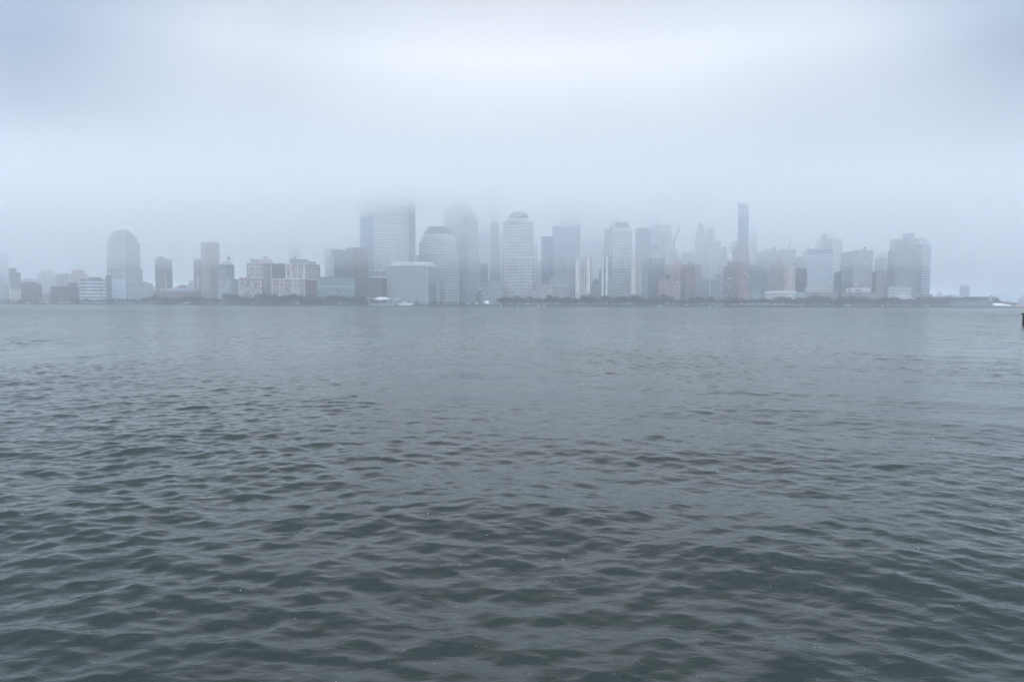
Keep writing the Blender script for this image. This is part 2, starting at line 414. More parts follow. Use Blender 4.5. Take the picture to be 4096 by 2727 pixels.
def make_water():
    rng = np.random.default_rng(4)
    nr, nc = 2300, 1200
    r = np.concatenate([4.0 * np.exp(np.linspace(0, math.log(500 / 4), nr - 330, endpoint=False)), np.geomspace(500, 3250, 330)]); a = np.radians(np.linspace(-50, 50, nc))
    step = np.gradient(r)
    rr, aa = np.meshgrid(r, a, indexing='ij'); rr = rr.ravel(); aa = aa.ravel()
    x0 = (rr * np.sin(aa)).astype(np.float32); y0 = (rr * np.cos(aa)).astype(np.float32)
    dr = np.repeat(step, nc); x = x0.copy(); y = y0.copy(); z = np.zeros_like(x)
    M = 150; lam = np.exp(rng.uniform(math.log(.22), math.log(3.8), M)); lam[:14] = rng.uniform(4.5, 10, 14); th = rng.normal(R(-98), R(40), M); ph = rng.uniform(0, 2 * math.pi, M)
    near = rr < 900; idx = np.nonzero(near)[0]; xn, yn, drn = x0[idx], y0[idx], dr[idx].astype(np.float32)
    xa = np.zeros_like(xn); ya = np.zeros_like(xn); za = np.zeros_like(xn)
    # slow patches where the chop is higher or lower
    patch = np.ones_like(xn)
    for k in range(7):
        t = rng.uniform(0, 2 * math.pi); l = rng.uniform(14, 70); patch += .15 * np.sin((xn * math.cos(t) + yn * math.sin(t)) * 2 * math.pi / l + rng.uniform(0, 6))
    patch = np.clip(patch, .3, 1.9)
    for i in range(M):
        k = 2 * math.pi / lam[i]; s = .0122 * (.85 if lam[i] < .4 else 1.1 if lam[i] < 1.5 else .5 if lam[i] < 4.5 else .85); am = s / k
        fade = np.clip((lam[i] / drn - 2.0) / 1.5, 0, 1) * (patch if lam[i] < 4 else 1)
        c, sn = math.cos(th[i]), math.sin(th[i]); q = (k * (c * xn + sn * yn) + ph[i]).astype(np.float32)
        S, Cc = np.sin(q), np.cos(q); za += am * fade * Cc
        xa -= .9 * am * fade * c * S; ya -= .9 * am * fade * sn * S
    z[idx] = za; x[idx] += xa; y[idx] += ya
    me = bpy.data.meshes.new('river'); nv = nr * nc
    me.vertices.add(nv); me.vertices.foreach_set('co', np.stack([x, y, z], 1).ravel().astype(np.float32))
    ii, jj = np.meshgrid(np.arange(nr - 1), np.arange(nc - 1), indexing='ij'); v = (ii * nc + jj).ravel()
    quads = np.stack([v, v + nc, v + nc + 1, v + 1], 1).ravel().astype(np.int32)   # see winding below
    nf = len(v); me.loops.add(nf * 4); me.loops.foreach_set('vertex_index', quads[::-1].copy())
    me.polygons.add(nf); me.polygons.foreach_set('loop_start', np.arange(0, nf * 4, 4, dtype=np.int32)); me.polygons.foreach_set('loop_total', np.full(nf, 4, dtype=np.int32))
    me.polygons.foreach_set('use_smooth', np.ones(nf, dtype=bool))
    at = me.attributes.new('coarse', 'FLOAT', 'POINT'); at.data.foreach_set('value', np.clip((dr - .12) / .9, 0, 1).astype(np.float32) * .9)
    me.update(calc_edges=True); me.validate()
    me.materials.append(water_material())
    o = link(bpy.data.objects.new('river', me)); tag(o, 'grey green choppy river water reaching to the far shore', None, kind='structure')
    return o
make_water()

# ------------------------------------------------------------------ far bank
bm = bmesh.new()
shore = [(-3300, 1400), (-1500, 1400), (-900, 1402), (-300, 1398), (250, 1399), (800, 1404), (1100, 1409), (1180, 1440), (1300, 1700), (1500, 2100), (3300, 2500), (3300, 3350), (-3300, 3350)]
prism(bm, shore, 0.9, GZ)
tag(mobj('ground', bm, plain('ground_soil', (.06, .065, .07), .9, .3, .02)), 'low flat city ground behind the far seawall', None, kind='structure')
bm = bmesh.new()
sw = shore[1:8]
for (xa, ya), (xb, yb) in zip(sw, sw[1:]):
    d = Vector((xb - xa, yb - ya)).normalized(); n = Vector((d.y, -d.x))
    prism(bm, [tuple(Vector((xa, ya)) + n * .8), tuple(Vector((xb, yb)) + n * .8), (xb - n.x * .5, yb - n.y * .5), (xa - n.x * .5, ya - n.y * .5)], -1.5, GZ + .9)
tag(mobj('seawall', bm, plain('seawall_stone', (.05, .052, .055), .85, .35, .3)), 'long dark stone seawall at the foot of the skyline', 'seawall')
# ------------------------------------------------------------------ the skyline, left to right
BL = 'building'
fz = facade
brickf = fz(BROWN, MIDG, 3.4, 3.3, .5, .5); redf = fz(BRICK, LIGHTG, 3.6, 3.3, .45, .45, .6); pinkf = fz(PINK, MIDG, 3.6, 3.4, .5, .5)
tanf = fz(TAN, DGREY, 3.6, 3.4, .5, .5); stonef = fz(STONE, MIDG, 3.6, 3.6, .5, .5); palef = fz(PALE, MIDG, 4, 3.8, .5, .5); greyf = fz(GREY, DARKG, 3.6, 3.5, .5, .5)
dgreyf = fz(DGREY, DARKG, 3.6, 3.5, .6, .6); glassf = fz(MIDG, GLASS, 3, 3.9, .85, .75, .35, .3); tealf = fz(TEAL, DTEAL, 3, 3.6, .8, .6, .6, .3)
lglassf = fz(SILV, (.2, .28, .34), 3, 3.8, .8, .7, .3, .3); dbrickf = fz(DBRICK, DARKG, 3.4, 3.3, .5, .5); stripef = fz(PALE, DARKG, 3.2, 400, .5, 1.1, .2); creamf = fz(CREAM, GREY, 3.6, 3.4, .5, .6)

B('office_tower', 'pale flat topped tower cut off by the left picture edge', BL, 1900, [T(-45, None, 38, 1010, mat=fz(PALE, GLASS, 3.2, 3.6, .5, .6), tops=[(-45, 1001), (38, 1013)])], palef)
B('apartment_building', 'purple brick building stepping down beside the pale left edge tower', BL, 1680, [T(38, None, 84, 1088), T(38, None, 67, 1072, name='upper_wall')], brickf)
B('apartment_building', 'pale slab in front of the left edge tower, above the grid fronted block', BL, 1560, [T(-20, None, 42, 1112)], fz(SILV, GREY, 3.6, 3.6, .4, .6))
B('office_building', 'low block with a pale grid front at the far left of the shore', BL, 1455, [T(-30, None, 36, 1138, mat=pm(TEAL), win=[HB(pv=6.5, h=1.3, c=SILV), VP([i / 11 for i in range(1, 11)], 1.2, SILV)])], palef, 26)
B('small_office_building', 'small cream block with yellowish piers, left of the long brick block', BL, 1450, [T(42, None, 83, 1157, mat=pm(GREY), win=[HB(pv=6, h=1.2, c=CREAM), VP([i / 7 for i in range(0, 8)], 1.6, CREAM)])], creamf, 22)
B('warehouse', 'long brown brick block between the cream block and the white tent', BL, 1490, [T(83, None, 168, 1134, mat=pm(BROWN), win=W(4.2, 4, 2.2, 2.0)), T(92, None, 152, 1129, name='penthouse', inset=6)], brickf)
B('town_house', 'low brown house behind the shore trees left of the dark brick warehouse', BL, 1480, [T(168, None, 204, 1174)], pinkf, 20)
B('apartment_building', 'faint jagged apartment block above the dark brick warehouse', BL, 1800, [T(155, None, 228, 1093), T(166, None, 190, 1083, name='penthouse', inset=4), T(196, None, 215, 1080, name='penthouse', inset=8, bot=1093)], palef)
B('apartment_building', 'faint block with a wide penthouse right of the jagged block', BL, 1810, [T(229, None, 282, 1099), T(246, None, 275, 1093, name='penthouse', inset=4)], stonef)
B('apartment_building', 'tiered pinkish block with one small rooftop box, above the white banded offices', BL, 1700, [T(283, None, 351, 1095), T(288, None, 340, 1081, name='upper_wall', inset=5), T(310, None, 322, 1075, name='penthouse', inset=9)], fz(PINK, PALE, 4, 3.6, .4, .4))
B('warehouse', 'dark reddish brick warehouse behind the large white tent', BL, 1480, [T(203, None, 318, 1146, mat=pm(DBRICK), win=W(5, 4.2, 2.2, 2.0)), T(204, None, 317, 1144, name='cornice', mat=pm(STONE)), T(275, None, 310, 1131, name='penthouse', inset=6)], dbrickf)
B('office_building', 'wide white banded office block left of the tall peaked tower', BL, 1460, [T(319, None, 423, 1117, mat=pm(GLASS, .3), win=[HB(pv=7.2, h=2.8, c=(.55, .62, .66)), VP([.16, .82], 1.8, GLASS)]), T(356, None, 410, 1109, name='penthouse', mat=pm(DTEAL), inset=6)], palef, 24)
B('office_building', 'narrow dark teal block squeezed between banded offices and peaked tower', BL, 1490, [T(423, None, 447, 1103, mat=tealf)], tealf, 18)
# tall peaked tower
tw = B('peaked_tower', 'tall pale tower with a stepped peaked crown, tallest at the left', BL, 1540, [
    T(429, 505, 586, 1127, name='base_wall'), T(429, 505, 571, 1075), T(430, 505, 562, 963, win=None),
    T(440, 505, 552, 946, name='upper_wall', inset=3), T(447, 507, 543, 935, name='upper_wall', inset=5)], fz((.30, .33, .36), (.12, .18, .24), 3.2, 3.5, .6, .55), 40)
bm = bmesh.new(); fp, _ = foot(453, 507, 537, 1546, 930); z0 = ZP(507, 935, 1545)
r_ = [Vector((*p, z0)) for p in fp]; tpx = [(453, 925), (468, 918), (500, 927), (537, 938)]
a_, b_, c_, d_ = [Vector(p) for p in fp]
lo = [bm.verts.new((*p, z0)) for p in fp]; hi = [bm.verts.new((*p, z)) for p, z in zip(fp, (ZP(453, 922, 1546), ZP(480, 918, 1546), ZP(537, 936, 1546), ZP(500, 930, 1546)))]
for i in range(4): bm.faces.new((lo[i], lo[(i + 1) % 4], hi[(i + 1) % 4], hi[i]))
bm.faces.new(hi); bm.faces.new(lo[::-1]); part('roof', bm, pm(STONE), tw)
fp, _ = foot(441, None, 504, 1528, 1160, 6)
bm = bmesh.new(); prism(bm, fp, GZ, ZP(470, 1117, 1528)); part('glass_annex', bm, pm((.40, .50, .58), .3), tw)
B('apartment_building', 'faint low block right behind the foot of the peaked tower', BL, 1760, [T(571, None, 588, 1127)], stonef, 20)
B('row_of_houses', 'faint low rooftops between the peaked tower and the ribbed slab', 'houses', 1900, [T(586, None, 625, 1146), T(600, None, 614, 1142, name='penthouse')], palef, 20)
def ribbed(label, x0, x1, top, pen, stripe):
    Y = 1680
    b = B('ribbed_apartment_slab', label, BL, Y, [T(x0 + 2, None, x1 - 2, top, mat=pm(BROWN), win=[HB(pv=4.3, h=1.5, c=STONE, name='balcony_row')]), T(pen[0], None, pen[1], pen[2], name='penthouse', inset=6)], pm(BROWN), 24)
    if stripe:
        bm = bmesh.new(); fp, _ = foot(stripe[0], None, stripe[1], Y - 1.2, 1130, 1.6); prism(bm, fp, ZP(stripe[0], stripe[3], Y), ZP(stripe[0], stripe[2], Y)); part('stair_strip', bm, pm(PALE), b)
ribbed('brown ribbed slab standing alone, left of the low school', 619, 692, 1037, (631, 659, 1026), (661, 664, 1099, 1153))
ribbed('brown ribbed slab half hidden behind the tower with a curved glass crown', 774, 818, 1040, (785, 812, 1037), (787, 796, 1100, 1152))
B('domed_house', 'faint low mansard roof left of the half hidden ribbed slab', BL, 1800, [T(706, None, 756, 1146), T(714, None, 750, 1139, name='roof', s=.8)], pinkf, 18)
B('apartment_building', 'faint rounded block beside the half hidden ribbed slab', BL, 1780, [T(753, None, 776, 1132), T(758, None, 776, 1122, name='roof', s=.75)], palef, 18)
sch = B('school', 'long low brick school with white bands and a pale flat roof', BL, 1490, [T(614, None, 806, 1164, mat=pm(BROWN), win=HB(pv=7, h=1.1, c=STONE, first=3)), T(642, None, 655, 1156, name='roof_box', mat=pm(PALE), inset=8), T(663, None, 768, 1153, bot=1164, name='roof', mat=pm(SILV), inset=5), T(769, None, 804, 1158, bot=1164, name='roof', mat=pm(STONE), inset=5)], brickf, 24)
tw = B('curved_crown_tower', 'pinkish brick tower topped by a curved pale glass crown', BL, 1530, [T(805, 838, 880, 1120, win=None), T(805, 838, 879, 969, mat=fz((.30, .19, .18), MIDG, 3.6, 3.4, .5, .5))], fz((.32, .21, .2), MIDG, 3.6, 3.4, .5, .5), 36)
fp, _ = foot(831, None, 870, 1540, 955, 20); bm = bmesh.new(); zb = ZP(850, 969, 1530)
a, b, c_, d_ = [Vector(p) for p in fp]; zs = [ZP(850, y, 1540) for y in (949, 949.5, 951, 954, 958.5, 963)]
secs = []
for i, z in enumerate(zs):
    u = i / 5; f0, f1 = a.lerp(b, u), d_.lerp(c_, u)
    secs.append([bm.verts.new((*f0, zb)), bm.verts.new((*f0, z)), bm.verts.new((*f1, z)), bm.verts.new((*f1, zb))])
for i in range(5):
    for j in range(4): bm.faces.new((secs[i][j], secs[i][(j + 1) % 4], secs[i + 1][(j + 1) % 4], secs[i + 1][j]))
bm.faces.new(secs[0]); bm.faces.new(secs[-1][::-1]); part('crown', bm, pm((.50, .60, .60), .3), tw, recalc=True)
wt = B('apartment_building', 'dark stepped apartment block with a round water tank on its roof', BL, 1470, [
    T(872, 924, 954, 1115, mat=pm(GREY), win=W(4.2, 4.2, 2.2, 2.3, (LIGHTG, GLASS, MIDG))), T(874, 906, 938, 1058, name='upper_wall', mat=pm(DGREY), win=W(4.2, 4.2, 2.2, 2.3, (LIGHTG, GLASS, MIDG))),
    T(876, None, 937, 1056.5, name='cornice', mat=pm(PALE), inset=-1), T(890, None, 930, 1046, name='penthouse', mat=pm(STONE), inset=6)], greyf, 30)
roof_tank(wt, 911, 1023, 1046, 1478, 12, pm(DGREY))
bw = B('brick_apartment_building', 'reddish block with rows of white windows and a lower left wing', BL, 1480, [
    T(988, 1047, 1086, 1054, mat=pm((.24, .13, .12)), win=[W(5.2, 4.6, 2.9, 2.9, ((.55, .60, .63), GLASS, LIGHTG))]), T(986, 1047, 1088, 1051.5, name='cornice', mat=pm(PALE), inset=-1),
    T(1003, None, 1092, 1038, name='penthouse', mat=pm(STONE), inset=8), T(1002, None, 1093, 1036.5, name='roof', mat=pm(PALE), inset=7), T(1052, None, 1074, 1026, name='chimney', mat=pm(STONE), inset=12)], redf, 34)
fp, _ = foot(955, 1049, 1052, 1455, 1150); bm = bmesh.new(); z1 = ZP(1000, 1114, 1455); prism(bm, fp, GZ, z1); part('side_wing', bm, pm((.24, .13, .12)), bw)
cnt = [60]; windows(bw, fp[0], fp[1], GZ + 8, z1, 5.2, 4.6, 2.9, 2.9, [pm((.55, .60, .63), .25), pm(GLASS, .25)], cnt); flush_rests(bw)
bm = bmesh.new(); fp2, _ = foot(954, 1049, 1053, 1454.5, 1150); prism(bm, fp2, z1, z1 + 1.2); part('cornice', bm, pm(PALE), bw)
for px_, w_ in ((964, 4), (981, 5)): roof_tank(bw, px_, 1107, 1112, 1460, w_, pm(DGREY))
B('brick_apartment_building', 'plain dark wing between the white windowed block and the white piered block', BL, 1520, [T(1088, None, 1144, 1055, mat=pm(BROWN), win=W(4.4, 4.2, 2, 2)), T(1088, None, 1143, 1053.5, name='cornice', mat=pm(STONE), inset=-1)], brickf, 26)
wp = B('brick_apartment_building', 'red brick block with white corner piers and a dark flat penthouse', BL, 1475, [
    T(1143, 1220, 1281, 1056, mat=pm((.22, .08, .075)), win=[W(4.4, 4.4, 2.5, 2.6, ((.50, .56, .60), GLASS, MIDG)), VP([.02, .31, .62, .97], 2.2, (.5, .56, .58), faces=[0])]),
    T(1141, 1220, 1281, 1052.5, name='cornice', mat=pm((.44, .48, .5)), inset=-1), T(1160, None, 1235, 1036, name='penthouse', mat=pm(MIDG), inset=8), T(1235, None, 1263, 1046, name='penthouse', mat=pm(TEAL), inset=14, bot=1052.5), T(1175, None, 1184, 1026, bot=1036, name='chimney', mat=pm(DGREY), inset=12)], redf, 36)
fp, _ = foot(1088, 1221, 1268, 1448, 1150); bm = bmesh.new(); z1 = ZP(1200, 1118, 1448); prism(bm, fp, GZ, z1); part('front_wing', bm, pm((.22, .08, .075)), wp)
cnt = [70]; windows(wp, fp[0], fp[1], GZ + 8, z1, 4.4, 4.4, 2.5, 2.6, [pm((.50, .56, .60), .25), pm(GLASS, .25)], cnt); flush_rests(wp)
piers(wp, fp[0], fp[1], GZ + .1, z1, (.02, .24, .36, .62, .68, .74, .80, .97), 2.4, pm((.38, .42, .45)))
bm = bmesh.new(); fp2, _ = foot(1087, 1221, 1269, 1447.5, 1150); prism(bm, fp2, z1, z1 + 2.4); part('cornice', bm, pm((.44, .48, .5)), wp)
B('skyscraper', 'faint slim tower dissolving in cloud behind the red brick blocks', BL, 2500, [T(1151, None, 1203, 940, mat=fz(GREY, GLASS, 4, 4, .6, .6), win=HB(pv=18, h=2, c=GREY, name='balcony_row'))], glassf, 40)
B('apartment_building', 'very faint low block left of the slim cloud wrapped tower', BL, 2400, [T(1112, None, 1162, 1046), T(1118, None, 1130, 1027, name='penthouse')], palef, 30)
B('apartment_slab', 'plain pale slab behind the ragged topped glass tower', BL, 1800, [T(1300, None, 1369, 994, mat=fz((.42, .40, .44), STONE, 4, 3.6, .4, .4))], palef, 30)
gb = B('glass_apartment_tower', 'dark glass and brick tower with a ragged planted roof', BL, 1580, [T(1326, 1352, 1386, 1002, mat=fz((.15, .13, .15), TEAL, 3.4, 3.4, .6, .6)), T(1332, None, 1362, 998, name='roof_screen', mat=pm(DGREY), inset=5), T(1366, None, 1383, 999, name='roof_screen', mat=pm(MIDG), inset=6, bot=1002)], brickf, 30)
fp, _ = foot(1314, None, 1336, 1574, 1070, 12); bm = bmesh.new(); prism(bm, fp, GZ, ZP(1325, 1029, 1574)); part('balcony_wing', bm, pm(GREY), gb)
piers(gb, fp[0], fp[1], ZP(1325, 1102, 1574), ZP(1325, 1029, 1574), (.1, .35, .6, .85), 1.1, pm(WHITE), .5, 'balcony_post')
B('apartment_tower', 'broad flat topped brick tower left of the giant banded tower', BL, 1490, [
    T(1385, 1420, 1474, 1006, mat=pm(BROWN), win=W(4, 4, 2, 2.2, (MIDG, GLASS))), T(1385, 1420, 1474, 990, name='crown', mat=fz(GREY, MIDG, 3, 30, .5, 1)), T(1385, 1420, 1474, 989, name='parapet', mat=pm(MIDG), inset=-.5)], brickf, 34)
B('glass_apartment_building', 'wide teal glass mid rise left of the white canopy', BL, 1450, [T(1269, None, 1420, 1111, mat=pm(TEAL, .3), win=[W(4.6, 4.2, 3.4, 2.4, ((.16, .25, .27), (.24, .34, .37), DTEAL)), HB(pv=37, h=1.6, c=(.35, .43, .45), first=37)]), T(1274, None, 1378, 1108.5, name='roof_garden', mat=pm(DTEAL), inset=3)], tealf, 26)
# giant banded tower
Y = 1560
gs = B('banded_skyscraper', 'giant curved tower with white floor bands, its top lost in cloud', BL, Y, [T(1482, None, 1660, 640, shape='arc', bow=14, mat=pm((.16, .21, .27), .3), win=None)], glassf, 45)
fpc, _ = foot(1482, None, 1660, Y, 900, 45); a, b = Vector(fpc[0]), Vector(fpc[1]); nn = Vector(((b - a).y, -(b - a).x)).normalized()
z = ZP(1570, 1112, Y)
for k in range(45):
    bm = bmesh.new(); pts = []
    for i in range(17):
        u = .06 + .84 * i / 16; pts.append(a.lerp(b, u) + nn * (14 * (1 - (2 * u - 1) ** 2) - 14 + 1.4))
    back = [p - nn * 3 for p in reversed(pts)]
    prism(bm, [tuple(p) for p in pts + back], z, z + 1.7); part('floor_band', bm, pm((.72, .74, .76)), gs); z += 4.6
bm = bmesh.new(); fp, _ = foot(1643, None, 1661.5, Y - 3, 900, 40); prism(bm, fp, GZ, 296); part('side_glass', bm, fz(MIDG, DARKG, 2.2, 4, .6, .6), gs)
bm = bmesh.new(); fp, _ = foot(1482, None, 1549, Y - 22, 1100, 18); z1 = ZP(1500, 1080, Y - 22); prism(bm, fp, GZ, z1); part('podium', bm, pm(GREY), gs)
for k, yy in enumerate((1083, 1096, 1108)):
    bm = bmesh.new(); fp, _ = foot(1480, None, (1535, 1530, 1550)[k], Y - 23, 1100, 1.2); prism(bm, fp, ZP(1500, yy + 3, Y), ZP(1500, yy, Y)); part('podium_band', bm, pm((.6, .64, .66)), gs)
B('glass_slab_tower', 'tall bluish glass slab fading into cloud, attached left of the banded tower', BL, 1640, [T(1441, None, 1484, 800, mat=fz((.14, .20, .28), (.18, .26, .34), 6, 4, .9, .8, .15))], glassf, 40)
B('brick_apartment_building', 'dark purple brick block directly behind the white fabric canopy', BL, 1455, [T(1470, 1531, 1548, 1116, mat=pm(DBRICK), win=W(5, 4.4, 2, 2, (MIDG, DARKG))), T(1476, None, 1548, 1113, name='roof', mat=pm(DTEAL), inset=3)], dbrickf, 30)
# grid hotel
gh = B('hotel', 'wide grid fronted hotel with a pale top band behind the ferry', BL, 1450, [
    T(1548, 1712, 1746, 1062, mat=pm((.29, .31, .34)), win=[W(5.6, 5.6, 3.5, 3.6, ((.12, .15, .18), GLASS, MIDG)), HB(pv=5.6, h=.7, c=(.5, .54, .56), first=1.5)]),
    T(1561, 1711, 1738, 1047, name='crown', mat=fz((.52, .58, .62), LIGHTG, 3, 50, .2, 1))], greyf, 36)
fp, _ = foot(1744, None, 1760, 1462, 1180, 24); bm = bmesh.new(); prism(bm, fp, GZ, ZP(1750, 1126, 1462)); part('side_wing', bm, fz(GREY, MIDG, 5, 5, .6, .6), gh)
# stepped tower
B('stepped_tower', 'granite tower rising in steps to a dark flat cap, right of the banded tower', BL, 1570, [
    T(1665, 1783, 1836, 1014, mat=fz((.36, .35, .37), (.16, .19, .23), 4.6, 5.2, .58, .58)), T(1677, 1781, 1828, 966, name='upper_wall', mat=fz((.40, .40, .43), (.20, .24, .30), 4.6, 5.2, .6, .55)), T(1684, 1780, 1822, 947, name='upper_wall', mat=fz((.42, .42, .45), (.24, .28, .34), 4.6, 5.2, .65, .5)),
    T(1690, 1775, 1818, 934, name='collar', mat=pm((.50, .52, .52))), T(1698, 1775, 1812, 922, name='crown', mat=pm(COPPER)), T(1706, 1775, 1806, 914, name='crown', mat=pm(COPPER)), T(1712, 1775, 1798, 905, name='crown', mat=pm(COPPER))], stonef, 44)
B('rounded_tower', 'massive tower with a rounded top half swallowed by cloud', BL, 1680, [
    T(1775, 1872, 1923, 1030), T(1775, 1872, 1913, 872, name='upper_wall'), T(1782, 1872, 1905, 848, name='upper_wall'), T(1789, 1872, 1898, 828, name='upper_wall'), T(1800, 1868, 1888, 815, name='crown', mat=pm(COPPER)), T(1815, 1862, 1876, 808, name='crown', mat=pm(COPPER)), T(1828, 1855, 1866, 804, name='crown', mat=pm(COPPER))], fz((.34, .35, .37), (.14, .18, .23), 4.6, 5, .6, .6), 46)
B('office_tower', 'dark narrow block standing before the rounded tower', BL, 1630, [T(1826, None, 1870, 1000), T(1834, None, 1870, 952, name='upper_wall'), T(1846, None, 1870, 938, name='upper_wall', inset=3)], fz((.20, .21, .25), DARKG, 3.4, 4.4, .5, .5), 20)
B('office_tower', 'low dark block at the right foot of the rounded tower', BL, 1640, [T(1924, None, 1954, 1056), T(1936, None, 1948, 1053, name='penthouse', inset=3)], fz((.16, .17, .22), DARKG, 3.4, 4.4, .5, .5), 24)
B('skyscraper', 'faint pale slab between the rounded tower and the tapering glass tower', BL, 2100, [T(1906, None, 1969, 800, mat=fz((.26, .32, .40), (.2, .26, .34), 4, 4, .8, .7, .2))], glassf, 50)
# tapering tower
ob = B('tapering_glass_tower', 'slender tapering dark glass tower vanishing into cloud left of the domed tower', BL, 1850, [T(1955, 1966, 2000, 1120, mat=pm((.10, .14, .19), .25))], glassf, 60)
kc = KX(1977, 1000); cx_, cy_ = kc * 1870, 1870; zb, zt = ZP(1977, 1120, 1850), 296
n0 = 1850 / F
lo = [Vector((KX(1954, 1100) * 1860, 1866, zb)), Vector((KX(1959, 1100) * 1850, 1850, zb)), Vector((KX(2001, 1100) * 1860, 1862, zb)), Vector((cx_, 1905, zb))]
hi = [Vector((KX(1965, 850) * 1860, 1866, zt)), Vector((KX(1968, 850) * 1850, 1852, zt)), Vector((KX(1991, 850) * 1860, 1862, zt)), Vector((cx_, 1895, zt))]
for nm, ids, mt in (('highlight_facet', (0, 1), pm((.45, .52, .6), .3)), ('glass_facet', (1, 2), pm((.09, .13, .18), .3))):  # left facet: highlight on the glass painted as a paler colour
    bm = bmesh.new(); i, j = ids; off = Vector((0, 3, 0))
    v = [bm.verts.new(p) for p in (lo[i], lo[j], hi[j], hi[i], lo[i] + off, lo[j] + off, hi[j] + off, hi[i] + off)]
    for f in ((0, 1, 2, 3), (4, 7, 6, 5), (1, 5, 6, 2), (0, 3, 7, 4), (3, 2, 6, 7), (0, 4, 5, 1)): bm.faces.new([v[q] for q in f])
    part(nm, bm, mt, ob)
B('skyscraper', 'very faint block in the gap between the tapering glass tower and the domed tower', BL, 2150, [T(1994, None, 2022, 905)], fz((.30, .34, .40), GREY, 4, 4, .5, .5), 30)
# domed tower
dt = B('domed_tower', 'granite tower with a round copper dome at the centre of the skyline', BL, 1490, [
    T(2005, 2128, 2146, 1132), T(2011, 2131, 2138, 1030), T(2013, 2126, 2134, 886, mat=fz((.40, .41, .44), (.20, .24, .30), 4.6, 5.2, .62, .55)), T(2017, 2118, 2128, 883.5, name='parapet', mat=pm((.45, .47, .48)), inset=1), T(2025, None, 2117, 870, name='collar', mat=pm((.5, .53, .53)), inset=4, depth=36), T(2033, None, 2117, 841, name='dome', mat=pm((.14, .19, .22), .5), shape='dome', inset=5)], fz((.36, .35, .37), (.17, .20, .25), 4.8, 5.4, .6, .6), 44)
B('office_building', 'faint sliver of a block just right of the domed tower', BL, 1800, [T(2143, None, 2165, 1043), T(2136, None, 2150, 975, bot=0, name='rear_wall', mat=palef, inset=60)], fz((.30, .26, .32), GREY, 4, 4, .5, .5), 20)
B('glass_slab_tower', 'plain dark blue slab with a flat top right of the domed tower', BL, 1640, [T(2165, None, 2213, 946, mat=fz((.12, .17, .25), (.10, .14, .21), 4, 4, .85, .8, .12))], glassf, 34)
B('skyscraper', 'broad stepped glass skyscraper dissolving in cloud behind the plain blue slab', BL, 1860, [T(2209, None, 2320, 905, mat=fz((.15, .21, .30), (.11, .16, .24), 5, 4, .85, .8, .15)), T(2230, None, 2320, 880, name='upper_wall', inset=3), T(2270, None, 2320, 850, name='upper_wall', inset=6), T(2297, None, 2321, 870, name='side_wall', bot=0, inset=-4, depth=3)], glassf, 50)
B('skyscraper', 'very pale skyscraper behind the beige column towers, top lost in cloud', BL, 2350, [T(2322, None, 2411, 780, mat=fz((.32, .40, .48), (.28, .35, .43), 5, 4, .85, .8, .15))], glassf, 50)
B('office_building', 'dark banded low block with a pyramid roof under the stepped glass skyscraper', BL, 1570, [T(2214, None, 2298, 1082, mat=pm(GREY), win=HB(pv=9, h=2, c=(.3, .34, .38))), T(2226, None, 2270, 1036, name='roof', s=.15, mat=pm(TEAL))], greyf, 26)
B('office_building', 'low pale framed block before the dark banded pyramid roofed block', BL, 1510, [T(2202, None, 2292, 1115, mat=pm((.26, .30, .36)), win=[VP([.01, .99], 1, WHITE), HB(pv=33, h=1, c=PALE, first=33)])], palef, 22)
B('apartment_building', 'low stone block with small pale windows right of the domed tower base', BL, 1465, [T(2156, None, 2214, 1133, mat=pm((.27, .24, .27)), win=W(4.6, 5, 1.8, 2, ((.5, .55, .6), MIDG))), T(2155, None, 2215, 1131.5, name='parapet', mat=pm(DGREY), inset=-.5)], stonef, 24)
B('apartment_building', 'low stone block with a curved roof left of the first beige column tower', BL, 1468, [T(2216, None, 2274, 1140, mat=pm((.27, .24, .27)), win=W(4.6, 5, 1.8, 2, (MIDG, GREY))), T(2220, None, 2270, 1134, name='roof', s=(.9, .7), mat=pm(TEAL))], stonef, 24)
B('apartment_building', 'low granite wing running along the foot of the domed tower', BL, 1462, [T(1925, None, 2010, 1150), T(1960, None, 2000, 1118, name='upper_wall', inset=30)], fz((.24, .25, .28), MIDG, 4.6, 5, .6, .6), 22)
B('low_pavilion', 'low granite wing between the domed tower and the small windowed block', BL, 1466, [T(2100, None, 2156, 1160)], fz((.30, .29, .31), GREY, 4.6, 5, .5, .5), 20)
# three slim column towers
def column_tower(label, x0, x1, top, beige, whites, pod, pen=None, base=None):
    Y = 1452
    ts = [T(x0, None, x1, top, mat=pm((.20, .22, .25)), win=[W(4.0, 4.6, 1.6, 2.8, (MIDG, (.35, .38, .4), DARKG))])]
    if pen: ts.append(T(pen[0], None, pen[1], pen[2], name='penthouse', mat=pm(STONE), inset=5))
    b = B('column_apartment_tower', label, BL, Y, ts, greyf, 26)
    zt, zb = ZP(x0, top + 3, Y), ZP(x0, pod, Y)
    for g, mt, nm, pr in ((beige, pm((.55, .49, .46)), 'blank_pier', 1.4), (whites, pm((.85, .86, .87)), 'white_rib', 1.0)):
        for (c0, c1) in g:
            bm = bmesh.new(); fp, _ = foot(c0, None, c1, Y - pr, 1100, pr + .4); prism(bm, fp, zb, zt); part(nm, bm, mt, b)
    if base:
        bm = bmesh.new(); fp, _ = foot(base[0], None, base[1], Y - 8, 1190, 7.5); prism(bm, fp, GZ, ZP(x0, base[2], Y)); part('podium', bm, pm((.30, .27, .28)), b)
        piers(b, fp[0], fp[1], GZ, ZP(x0, base[2], Y), [i / 8 for i in range(9)], 1.1, pm((.5, .49, .5)), .6, 'podium_post')
    return b
